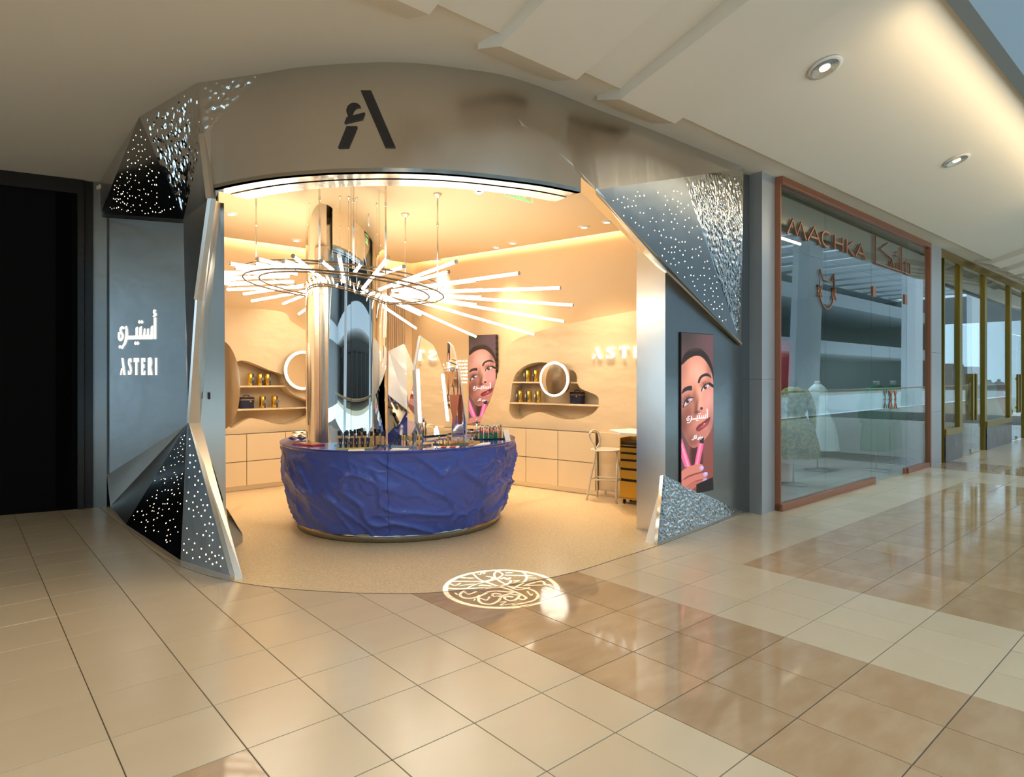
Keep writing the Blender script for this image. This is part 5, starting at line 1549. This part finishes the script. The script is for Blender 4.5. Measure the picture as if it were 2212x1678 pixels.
def screen(label, org, xdir, w, h, n, edge_m=BLACK):
    t = thing('video_screen', label, 'screen', org)
    mb = MB(); xd_ = Vector(xdir).normalized(); n = Vector(n)
    o_ = Vector(org); b_0 = .006
    mb.prism([o_ - xd_ * b_0 - Vector((0, 0, b_0)), o_ + xd_ * (w + b_0) - Vector((0, 0, b_0)), o_ + xd_ * (w + b_0) + Vector((0, 0, h + b_0)), o_ - xd_ * b_0 + Vector((0, 0, h + b_0))], n * .018)
    mb.build('housing', edge_m, t, world=True)
    pm = link('picture', PM, t)
    pm.matrix_local = Matrix.Translation(n * .020) @ Matrix(((xd_.x, -n.x, 0, 0), (xd_.y, -n.y, 0, 0), (0, 0, 1, 0), (0, 0, 0, 1))) @ Matrix.Diagonal((w, 1, h, 1))
    return t
# big screen on the right steel panel
sd = (R1_ - R0_).normalized(); sn = Vector((sd.y, -sd.x, 0))
def on_sp(px, py): return on_plane(px, py, R0_ + sn * .02, sn)
A_ = on_sp(1472, 718); B_ = on_sp(1541, 722); C_ = on_sp(1470, 1072)
w_ = Vector((B_.x - A_.x, B_.y - A_.y, 0)).length
screen('tall lit screen with a close-up face picture on the right steel panel', Vector((A_.x, A_.y, C_.z)) - sn * .02, sd, w_, A_.z - C_.z, sn)
# small screen on the right shop wall
s0, zt_ = PR(1013, 726, .02); s1, _ = PR(1071, 724, .02); _, zb_ = PR(1013, 936, .02)
screen('smaller lit screen with the same face picture on the back wall', FR(s0, zb_, .0), DR, s1 - s0, zt_ - zb_, NR)
t = thing('perforated_strip', 'narrow dark perforated strip right of the small screen', 'trim', FR(s1 + .03, zt_ - .5, .02))
mb = MB(); mb.prism([FR(s1 + .015, zt_ - .62, .01), FR(s1 + .045, zt_ - .62, .01), FR(s1 + .045, zt_, .01), FR(s1 + .015, zt_, .01)], NR * .03); mb.build('strip', mat('dark_bronze', (.06, .04, .02), .4), t, world=True)
for k in range(7):
    mb = MB(); mb.lathe([(.028, 0), (.028, .012)], FR(s1 + .045, zt_ - .05 - k * .09, .04), 12, axis=NR); mb.build('stud', BLACK, t, world=True)

# ---------------------------------------------------------------- logo projector
LP = Vector((-.334, 6.49, 3.56)); TC = floor_at(1083, 1269)
ax = (TC - LP).normalized()
t = thing('logo_projector', 'white cylindrical projector lamp under the shop ceiling throwing the round emblem on the floor', 'projector', LP)
mb = MB(); mb.lathe([(.05, -.07), (.055, -.06), (.055, .012), (.05, .03), (.043, .03), (.043, -.05)], LP, 24, True, ax, caps=False); mb.build('housing', WHITE_TRIM, t, world=True)
mb = MB(); mb.lathe([(.056, -.01), (.062, .0), (.056, .01)], LP, 24, True, ax, caps=False); mb.build('cooling_ring', WHITE_TRIM, t, world=True)
mb = MB(); mb.tube([LP - ax * .05, Vector((LP.x, LP.y + .02, ZI))], .014, 8); mb.build('bracket', WHITE_TRIM, t, world=True)
mb = MB(); mb.lathe([(.030, .031), (.043, .031)], LP, 24, False, ax, caps=False); mb.build('lens_rim', LENS, t, world=True)
def zf(x, y): return floor_at(940 + x * .13562, 1210 + y * .13562)
STROKES = [
 ([(605,220),(640,170),(740,145),(850,145),(960,170),(1060,215),(1075,240),(1040,270),(960,310),(880,335),(800,350),(700,310),(640,260),(605,220)],.020),
 ([(1450,240),(1400,200),(1250,170),(1100,170),(990,185),(945,220),(950,270),(1000,320),(1100,380),(1200,430),(1300,465),(1400,460),(1500,430)],.022),
 ([(1450,240),(1460,290),(1420,350),(1330,400),(1250,440)],.024),
 ([(215,340),(500,345),(760,345),(900,310),(910,280),(830,265)],.026),
 ([(220,455),(400,465),(800,445),(1000,425),(1100,405),(1195,360),(1200,330)],.028),
 ([(510,450),(650,390),(850,340),(1000,300)],.016),
 ([(800,350),(1000,420),(1100,440),(1250,490),(1400,560),(1450,600),(1400,625),(1340,610)],.026),
 ([(1180,420),(1300,430),(1480,450),(1600,500),(1640,560),(1600,620),(1500,660),(1250,710)],.024),
 ([(960,490),(850,500),(780,540),(600,600),(470,600),(400,565),(410,520),(460,490)],.026),
 ([(700,560),(690,620),(720,670),(800,695),(900,695),(1000,650),(1040,600),(1040,570),(940,570),(910,540),(960,525),(1040,540)],.026),
 ([(1000,490),(1130,500),(1240,510),(1050,570)],.030), ([(1100,580),(1120,620),(1200,645),(1290,620),(1340,560),(1230,545)],.026),
 ([(1130,245),(1530,255)],.030), ([(1050,300),(1100,285),(1150,310),(1190,290)],.034), ([(1420,400),(1690,330),(1750,390)],.026), ([(1440,400),(1820,390)],.026),
 ([(385,215),(460,215),(490,245),(545,200)],.020), ([(220,375),(320,410),(395,375)],.016), ([(400,410),(620,385)],.014), ([(320,320),(305,295),(335,270)],.012), ([(430,285),(480,288)],.036), ([(530,290),(590,292)],.036),
 ([(720,410),(770,406)],.036), ([(810,410),(860,410)],.036), ([(475,510),(540,540),(650,500)],.018), ([(320,520),(350,545)],.018), ([(725,605),(820,635),(865,580)],.018), ([(620,640),(640,610)],.012),
 ([(1040,665),(1130,660),(1040,715),(1270,685)],.014), ([(1470,495),(1530,560),(1550,535)],.016), ([(1735,530),(1775,575),(1790,560)],.016), ([(1710,440),(1830,445),(1740,490),(1700,460)],.014), ([(1150,205),(1210,205)],.036), ([(1150,575),(1220,580)],.036),
 ([(680,225),(720,235),(740,205),(800,205),(760,225)],.014), ([(1250,335),(1340,330),(1260,360)],.012), ([(1500,290),(1600,290)],.024)]
NG = 260
RG = .475
gx = (np.arange(NG) + .5) / NG * 2 * RG - RG
GX, GY = np.meshgrid(gx + TC.x, gx + TC.y)
rad = np.hypot(GX - TC.x, GY - TC.y)
lit = (rad > .418) & (rad < .456)
for pts, w in STROKES:
    P = [zf(*q) for q in smooth_poly(pts, 3, False)] if len(pts) > 2 else [zf(*q) for q in pts]
    for a, b in zip(P[:-1], P[1:]):
        ex, ey = b.x - a.x, b.y - a.y
        tt = np.clip(((GX - a.x) * ex + (GY - a.y) * ey) / (ex * ex + ey * ey + 1e-12), 0, 1)
        lit |= np.hypot(GX - a.x - tt * ex, GY - a.y - tt * ey) < w * .42
lit &= rad < .456
# stencil plate: opaque where the emblem is dark
DS = .022
def stencil(x, y):
    d = (Vector((x, y, 0)) - LP); return LP + d * (DS / d.dot(ax))
mb = MB(); cell = 2 * RG / NG
for j in range(NG):
    i = 0
    while i < NG:
        if lit[j, i]: i += 1; continue
        k = i
        while k < NG and not lit[j, k]: k += 1
        x0, x1 = TC.x - RG + i * cell, TC.x - RG + k * cell; y0, y1 = TC.y - RG + j * cell, TC.y - RG + (j + 1) * cell
        mb.add([stencil(x0, y0), stencil(x1, y0), stencil(x1, y1), stencil(x0, y1)], [(0, 1, 2, 3)]); i = k
X0, X1, Y0, Y1 = TC.x - RG, TC.x + RG, TC.y - RG, TC.y + RG; M_ = 2.6
for a0, a1, c0, c1 in ((X0 - M_, X1 + M_, Y0 - M_, Y0), (X0 - M_, X1 + M_, Y1, Y1 + M_), (X0 - M_, X0, Y0, Y1), (X1, X1 + M_, Y0, Y1)):
    mb.add([stencil(a0, c0), stencil(a1, c0), stencil(a1, c1), stencil(a0, c1)], [(0, 1, 2, 3)])
tag(mb.build('stencil_plate', BLACK, t, world=True), kind='stuff')
gl = spot('projector_beam', (0, 0, 0), (TC - LP), 1500, (.90, .95, 1.), 22, .05, 0.0, t)
# ---------------------------------------------------------------- neighbouring boutique with copper frame
M0 = Vector((3.28, 7.85, 0)); M1 = Vector((7.69, 11.80, 0)); UM = (M1 - M0).normalized(); NM = Vector((UM.y, -UM.x, 0))
def MF(s, z, d=0.): return M0 + UM * s + Vector((0, 0, z)) + NM * d
def PMk(px, py, d=0.):
    q = on_plane(px, py, M0 + NM * d, NM); return (q - M0).dot(UM), q.z
def sM(px, d=0.): return PMk(px, 700, d)[0]
GREYP = mat('grey_pillar', (.52, .54, .55), .3, .3)
COPPER = mat('copper_frame', (.50, .21, .12), .35, .7)
# grey pillar between the entrance and the boutique
t = thing('grey_pillar', 'tall grey metal pillar between the steel entrance and the copper framed boutique', 'pillar', floor_at(1660, 1108))
pa, pb = floor_at(1646, 1112), floor_at(1679, 1101)
mb = MB(); mb.prism([pa, pb, pb + Vector((-.1, .3, 0)), pa + Vector((-.15, .25, 0))], (0, 0, 1.62)); mb.build('lower_cladding', GREYP, t, world=True)
mb = MB(); mb.prism([q + Vector((0, 0, 1.623)) for q in (pa, pb, pb + Vector((-.1, .3, 0)), pa + Vector((-.15, .25, 0)))], (0, 0, ZC - 1.623)); mb.build('upper_cladding', GREYP, t, world=True)
L_M = (M1 - M0).length
t = thing('boutique_shopfront', 'copper framed glass shopfront with dark patterned transom', 'storefront', M0)
def mbox(nm, s0, s1, z0, z1, d0, d1, m, par=None):
    mb = MB(); mb.prism([MF(s0, z0, d0), MF(s1, z0, d0), MF(s1, z0, d1), MF(s0, z0, d1)], (0, 0, z1 - z0)); return mb.build(nm, m, par or t, world=True)
mbox('frame_head', 0, L_M, ZC - .09, ZC, -.06, .05, COPPER)
mbox('frame_post', L_M - .06, L_M, 0, ZC - .09, -.06, .05, COPPER)
mbox('frame_post', 0, .02, 0, ZC - .09, -.06, .02, COPPER)
sd0, sd1 = sM(1882), sM(1958)
mbox('frame_sill', 0, sd0 + .02, 0, .085, -.05, .045, COPPER); mbox('frame_sill', sd1 - .03, L_M - .06, 0, .085, -.05, .045, COPPER)
s_a = sM(1783); zdoor = PMk(1900, 632)[1]
TRANS = mat('patterned_transom', (.085, .085, .065), .5)
# patterned board behind the transom glass
zt0 = PMk(1700, 527)[1]
brd = mbox('transom_board', .02, L_M - .06, zt0, ZC - .09, -.16, -.13, TRANS)
PATM = mat('transom_pattern', (.15, .15, .12), .4)
mb = MB(); sp = .115
for i in range(int(L_M / sp)):
    for j in range(6):
        s = .1 + i * sp; z = zt0 + .06 + j * .115
        if z > ZC - .14: continue
        for sgn in (-1, 1):
            pts = [MF(s + sgn * .018 + sgn * -.022 * math.sin(math.pi * k / 6) + sgn * .02, z - .04 + .08 * k / 6, -.128) for k in range(7)]
            mb.strip([p_ + UM * .003 for p_ in pts], [p_ - UM * .003 for p_ in pts])
tag(mb.build('transom_pattern', PATM, brd, world=True), kind='stuff')
for s0, s1, z0, z1 in ((.02, s_a, .085, ZC - .09), (s_a, sd0, .085, ZC - .09), (sd0, sd1, zdoor, ZC - .09), (sd1, L_M - .06, .085, ZC - .09)):
    mbox('glass_pane', s0 + .003, s1 - .003, z0, z1, -.006, .006, GLASS)
smid = (sd0 + sd1) / 2
for k, (s0, s1) in enumerate(((sd0, smid), (smid, sd1))):
    o = mbox('glass_door', s0 + .006, s1 - .006, .012, zdoor - .008, -.006, .006, GLASS)
    sh0 = s0 + .02 if k == 0 else s1 - .14
    mbox('hinge', sh0, sh0 + .12, zdoor - .09, zdoor + .07, -.02, .02, COPPER, o)
    mbox('floor_hinge', sh0, sh0 + .12, .005, .09, -.02, .02, COPPER, o)
    # lattice handle
    hs = smid + (-.16 if k == 0 else .04); hz = PMk(1925, 862)[1]
    for sg in (-1, 1):
        pts = [MF(hs + .06 + sg * (.02 + .032 * math.cos(2 * math.pi * q / 10)), hz - .15 + .03 * q, .05) for q in range(11)]
        mb = MB(); mb.tube(pts, .011, 6); mb.build('handle', COPPER, o, world=True)
    for dz in (-.10, 0, .10):
        mb = MB(); mb.tube([MF(hs + .02, hz + dz, .05), MF(hs + .10, hz + dz, .05)], .009, 6); mb.build('handle_bar', COPPER, o, world=True)
# boutique lettering
t = thing('boutique_sign', 'copper boutique name in capitals followed by Arabic letters on the transom glass', 'sign', MF(sM(1700), 3.45, .02))
def mstroke(nm, strokes, x0, x1, zb0, zt_, w=.026):
    mb = MB()
    for st in strokes:
        pts = [(x0 + (x1 - x0) * a, zb0 + (zt_ - zb0) * b) for a, b in st]
        rb = ribbon(pts, w)
        n = len(pts)
        mb2 = [MF(a, b, .012) for a, b in rb]
        for i in range(n - 1):
            mb.prism([mb2[i], mb2[i + 1], mb2[2 * n - 2 - i], mb2[2 * n - 1 - i]], NM * .02)
    mb.build(nm, COPPER, t, world=True)
zA, zB = 3.43, 3.63
arcC = [(.5 + .5 * math.cos(R(a)), .5 + .5 * math.sin(R(a))) for a in range(50, 312, 18)]
for ch_, x0, x1, st in (('M', 1696, 1737, [[(0, 0), (.28, 1), (.5, .1), (.72, 1), (1, 0)]]), ('A', 1740, 1768, [[(0, 0), (.5, 1), (1, 0)], [(.24, .32), (.76, .32)]]), ('C', 1771, 1791, [arcC]), ('H', 1798, 1817, [[(.05, 0), (.05, 1)], [(.95, 0), (.95, 1)], [(.05, .5), (.95, .5)]]),
                        ('K', 1824, 1841, [[(.05, 0), (.05, 1)], [(.95, 1), (.1, .5), (1, 0)]]), ('A', 1844, 1866, [[(0, 0), (.5, 1), (1, 0)], [(.24, .32), (.76, .32)]])):
    mstroke('letter', st, sM(x0), sM(x1), zA, zB)
x0, x1 = sM(1886), sM(1962); zb0 = PMk(1925, 578)[1] - .03
for st in ([[(1.0, 0), (1.0, .45), (.92, .5), (.86, .42), (.86, .05), (.86, 0), (1, 0)]], [[(.86, .03), (.74, .03), (.74, 1.)]], [[(.70, .03), (.70, .35)], [(.70, .03), (.48, .03), (.48, .30)], [(.59, .03), (.59, .30)]], [[(.56, .60), (.60, .60)], [(.62, .60), (.66, .60)], [(.59, .72), (.63, .72)]], [[(.48, .03), (.40, .03), (.46, .40), (.14, .62), (.36, .95)]], [[(.40, .03), (.02, .05), (.02, 1.05)]]):
    mstroke('arabic_letter', st, x0, x1, zb0, zb0 + .42, .018)
t = thing('cat_emblem', 'copper cat head outline with two bows on the boutique glass', 'emblem', MF(sM(1783), 2.7, .02))
cs, cz = sM(1784), PMk(1784, 625)[1]
hw, hh_ = sM(1800) - sM(1784), PMk(1784, 590)[1] - PMk(1784, 625)[1]
def cm(x, y): return MF(cs + x * hw, cz + y * hh_, .014)
pts = [(-1, -.1), (-.92, 1.1), (-.5, .55), (.5, .50), (.95, 1.05), (1, -.1)]
mb = MB(); mb.tube([cm(*q) for q in pts], .010, 6); mb.build('outline', COPPER, t, world=True)
mb = MB(); mb.tube([cm(*q) for q in smooth_poly([(-.9, -.35), (-.75, -.8), (-.3, -1.15), (0, -1.2), (.3, -1.15), (.75, -.8), (.9, -.35)], 3, False)], .010, 6); mb.build('chin', COPPER, t, world=True)
for sg in (-1, 1):
    mb = MB(); mb.tube([cm(sg * .95 + .28 * q[0], -.2 + .33 * q[1]) for q in ((-1, 1), (-.2, .15), (1, 1), (.5, 0), (1, -1), (.2, -.15), (-1, -1), (-.5, 0))], .009, 6, True); mb.build('bow', COPPER, t, world=True)

# boutique room
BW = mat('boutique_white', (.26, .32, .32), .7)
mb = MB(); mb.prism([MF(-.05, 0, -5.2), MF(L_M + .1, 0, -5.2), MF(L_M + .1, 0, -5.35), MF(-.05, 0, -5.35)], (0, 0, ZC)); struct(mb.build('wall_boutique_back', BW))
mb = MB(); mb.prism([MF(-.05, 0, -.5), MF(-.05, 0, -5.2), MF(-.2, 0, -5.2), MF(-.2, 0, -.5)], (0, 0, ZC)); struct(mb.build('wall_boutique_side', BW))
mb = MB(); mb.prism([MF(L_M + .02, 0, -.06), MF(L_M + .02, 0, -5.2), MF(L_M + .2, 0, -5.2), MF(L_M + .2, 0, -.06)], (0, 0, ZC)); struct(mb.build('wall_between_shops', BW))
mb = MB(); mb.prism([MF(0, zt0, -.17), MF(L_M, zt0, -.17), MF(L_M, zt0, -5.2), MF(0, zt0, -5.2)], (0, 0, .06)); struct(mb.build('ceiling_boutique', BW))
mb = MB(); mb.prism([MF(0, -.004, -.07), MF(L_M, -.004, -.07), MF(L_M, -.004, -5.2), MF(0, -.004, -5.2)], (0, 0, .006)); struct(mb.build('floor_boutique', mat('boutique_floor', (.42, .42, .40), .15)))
for s in (1.0, 2.8, 4.6):
    spot('boutique_lamp', MF(s, zt0 - .05, -1.6), MF(s, 0, -1.2), 110, (.80, .95, 1.), 120)
# dresses on stands
def dress(label, c, prof, m, seed, arms=False, base=True, m2=None, split=None, collar=None):
    t = thing('dress_form', label, 'dress', c, group='outfits on stands in the boutique window')
    def surf(pf, mm, nm):
        mb = MB(); n = 56; vs = []
        for r, z, fold in pf:
            for i in range(n):
                a = 2 * math.pi * i / n
                rr = r * (1 + fold * (math.sin(a * 9 + seed) * .6 + math.sin(a * 14 + seed * 2) * .4))
                vs.append((rr * math.cos(a) * 1.0, rr * math.sin(a) * .72, z))
        k = len(pf); mb.add(vs, [(j * n + i, j * n + (i + 1) % n, (j + 1) * n + (i + 1) % n, (j + 1) * n + i) for j in range(k - 1) for i in range(n)], True)
        mb.f.append(tuple((k - 1) * n + i for i in range(n))); mb.sm.append(False)
        return mb.build(nm, mm, t, (0, 0, 0))
    if split: surf(prof[:split + 1], m, 'skirt'); surf(prof[split:], m2 or m, 'bodice')
    else: surf(prof, m, 'gown')
    if arms:
        for sg in (-1, 1):
            mb = MB(); mb.tube(smooth_poly([(sg * .17, 0, 1.42), (sg * .25, -.01, 1.25), (sg * .28, -.03, 1.02), (sg * .26, -.05, .85)], 3, False), [.06, .065, .065, .06, .06, .055, .055, .055, .055, .05], 10); mb.build('sleeve', m2 or m, t, (0, 0, 0))
    mb = MB(); mb.cyl((0, 0, .02), (0, 0, 1.5), .012); mb.build('pole', STEEL_SATIN, t, (0, 0, 0))
    mb = MB(); mb.lathe([(.21, .003), (.21, .012), (.02, .02)], (0, 0, 0), 32); mb.build('base', mat('glass_base', (.45, .52, .52), .1, .3), t, (0, 0, 0))
    mb = MB(); mb.lathe([(.052, 1.48), (.048, 1.56), (.05, 1.575)], (0, 0, 0), 16); mb.build('neck', collar or WHITEC, t, (0, 0, 0))
FLORAL = mat('floral_print', (.42, .36, .12), .8, color2=(.08, .13, .05), noise_scale=16.); FLORAL2 = mat('floral_skirt', (.38, .33, .18), .8, color2=(.12, .16, .10), noise_scale=24.)
WHT = mat('white_cotton', (.66, .72, .72), .85, bump=.3, bump_scale=60); GRN = mat('green_fabric', (.01, .17, .09), .7, bump=.4, bump_scale=30, bump_dist=.02)
gown = [(.40, .42, .10), (.37, .60, .09), (.31, .85, .07), (.20, 1.02, .03), (.15, 1.10, .0), (.18, 1.25, .0), (.20, 1.38, .0), (.15, 1.46, .0), (.06, 1.50, .0)]
wgown = [(.36, .36, .06), (.33, .6, .06), (.27, .85, .05), (.19, 1.02, .02), (.14, 1.10, .0), (.17, 1.25, .0), (.18, 1.38, .0), (.13, 1.46, .0), (.06, 1.52, .0)]
def Mloc(px, d): return MF(sM(px, -d), 0.003, -d)
dress('dress with yellow and green floral print nearest the grey pillar in the boutique window', Mloc(1714, .75), gown, FLORAL2, 1, True, m2=FLORAL, split=3, collar=mat('green_collar', (.10, .16, .10), .7))
dress('sleeveless white lace dress beside the floral dress', Mloc(1766, 1.15), wgown, WHT, 4)
gr1 = [(.27, .35, .10), (.25, .7, .08), (.22, .95, .06), (.24, 1.05, .10), (.21, 1.2, .08), (.21, 1.38, .05), (.15, 1.46, .0), (.06, 1.5, 0)]
dress('dark green ruffled outfit left of the boutique door handles', Mloc(1893, .45), gr1, GRN, 2, True)
gr2 = [(.22, .30, .05), (.21, .7, .05), (.22, .92, .03), (.27, 1.0, .03), (.22, 1.2, .02), (.21, 1.38, .0), (.15, 1.46, .0), (.06, 1.5, 0)]
dress('dark green jacket and trousers right of the boutique door handles', Mloc(1930, .5), gr2, GRN, 6, True)
# white plinth and red rack in the boutique
mb = MB(); c = Mloc(1912, 2.2); mb.box((c.x, c.y, .45), (.5, .4, .9), math.atan2(UM.y, UM.x)); t = tag(mb.build('display_plinth', mat('plinth_white', (.6, .64, .64), .5), world=True, loc=(c.x, c.y, 0)), 'white display plinth standing deep inside the boutique', 'plinth')
mb = MB(); c = Mloc(1695, 2.4); mb.box((c.x, c.y, 1.2), (.5, .1, 2.4), math.atan2(UM.y, UM.x)); t = tag(mb.build('red_banner', mat('red_board', (.45, .03, .04), .6), world=True, loc=(c.x, c.y, 0)), 'tall red board behind the floral dress', 'board')

# ---------------------------------------------------------------- grey pillar and brass shop further along
t = thing('grey_pillar', 'narrower grey metal pillar between the copper boutique and the brass framed shop', 'pillar', MF(L_M + .15, 0, .02))
sg0, sg1 = L_M + .005, sM(2027)
for z0, z1 in ((0, 1.0), (1.004, 2.1), (2.104, ZC)):
    mb = MB(); mb.prism([MF(sg0, z0, -.05), MF(sg1, z0, -.05), MF(sg1, z0, .05), MF(sg0, z0, .05)], (0, 0, z1 - z0)); mb.build('cladding', GREYP, t, world=True)
BRASS = mat('brass_frame', (.40, .28, .05), .3, 1.); MARBLE = mat('dark_marble', (.05, .048, .05), .12, color2=(.16, .15, .15), noise_scale=5.)
t = thing('brass_shopfront', 'brass framed glass shopfront with dark marble plinths at the far right', 'storefront', MF(sg1, 0, 0))
s_end = sM(2212) + 3.0
zh = ZC - .02
mbox('frame_head', sg1, s_end, zh - .16, zh, -.05, .05, BRASS)
posts = [2034, 2070, 2124, 2178, 2212]
sp_ = [sM(px) for px in posts] + [s_end]
for k, s in enumerate(sp_):
    w = .05 if k == 0 else .20
    mbox('frame_post', s - w / 2, s + w / 2, 0 if k in (0, 2) else .02, zh - .16, -.05, .05, BRASS)
for k in range(5):
    s0, s1 = sp_[k] + .1, sp_[k + 1] - .1
    if k % 2 == 0:
        mbox('marble_plinth', s0 - .1, s1 + .1, 0, .52, -.06, .07, MARBLE); mbox('brass_sill', s0 - .1, s1 + .1, .52, .64, -.05, .08, BRASS); mbox('glass_pane', s0, s1, .64, zh - .16, -.006, .006, GLASS)
    else:
        zd = 2.75; sm_ = (s0 + s1) / 2
        mbox('glass_pane', s0, s1, zd, zh - .16, -.006, .006, GLASS)
        for q, (a, b) in enumerate(((s0, sm_), (sm_, s1))):
            o = mbox('glass_door', a + .01, b - .01, .012, zd - .01, -.006, .006, GLASS)
            hs = sm_ + (-.14 if q == 0 else .14)
            mbox('door_handle', hs - .05, hs + .05, .72, 1.72, .03, .075, BRASS, o)
            for zz_ in (.85, 1.6): mbox('handle_mount', hs - .02, hs + .02, zz_ - .03, zz_ + .03, .006, .035, BRASS, o)
            mbox('patch_fitting', sm_ - .09 if q == 0 else sm_, sm_ if q == 0 else sm_ + .09, .012, .10, -.02, .02, STEEL_SATIN, o)
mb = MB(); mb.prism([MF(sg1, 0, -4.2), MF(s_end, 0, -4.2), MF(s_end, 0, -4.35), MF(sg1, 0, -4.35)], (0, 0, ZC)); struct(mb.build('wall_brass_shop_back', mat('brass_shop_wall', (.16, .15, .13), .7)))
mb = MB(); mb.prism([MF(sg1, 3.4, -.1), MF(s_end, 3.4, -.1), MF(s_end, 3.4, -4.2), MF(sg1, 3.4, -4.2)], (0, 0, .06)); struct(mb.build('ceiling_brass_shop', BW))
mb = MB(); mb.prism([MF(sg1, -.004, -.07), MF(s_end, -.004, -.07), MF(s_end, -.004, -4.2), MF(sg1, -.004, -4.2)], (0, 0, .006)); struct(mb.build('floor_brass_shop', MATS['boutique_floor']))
for k in range(4):
    spot('brass_lamp', MF(sg1 + 1.2 + 2.4 * k, 3.3, -1.4), MF(sg1 + 1.2 + 2.4 * k, 0, -1.2), 60, (1, .9, .75), 120)
# garments and furniture inside the brass shop
CREAMF = mat('cream_fabric', (.62, .58, .52), .85); PINKF = mat('pink_fabric', (.62, .08, .14), .8); TANW = mat('tan_wood', (.42, .27, .13), .5)
dress('pale striped garment seen behind the brass door handles', Mloc(2105, 1.0), wgown, CREAMF, 3, True)
dress('long white gown behind the second brass post', Mloc(2137, .5), wgown, WHT, 8)
dress('deep pink dress beside the white gown in the brass shop', Mloc(2158, 1.3), gown, PINKF, 5)
for k, (px, d, lb) in enumerate(((2052, 1.6, 'wooden garment cupboard behind the first brass window'), (2095, 2.6, 'wooden shelf unit deep behind the brass doors'))):
    c = Mloc(px, d); t = thing('shelf_unit', lb, 'shelf', c, math.atan2(UM.y, UM.x))
    for x in (-.55, .55):
        mb = MB(); mb.box((x, 0, 1.0), (.06, .4, 2.0)); mb.build('upright', TANW, t, (0, 0, 0))
    for z in (.1, .6, 1.1, 1.6, 2.0):
        mb = MB(); mb.box((0, 0, z), (1.04, .4, .04)); mb.build('shelf_board', TANW, t, (0, 0, 0))
    for q, z in enumerate((.12, .62, 1.12, 1.62)):
        for j in range(4):
            mb = MB(); mb.box((-.36 + .24 * j, 0, z + .08 + .03 * ((q + j) % 2)), (.20, .3, .16 + .06 * ((q + j) % 2))); mb.build('folded_clothes', [CREAMF, NAVY, TANW, WHT][(q + j * 3) % 4], t, (0, 0, 0))
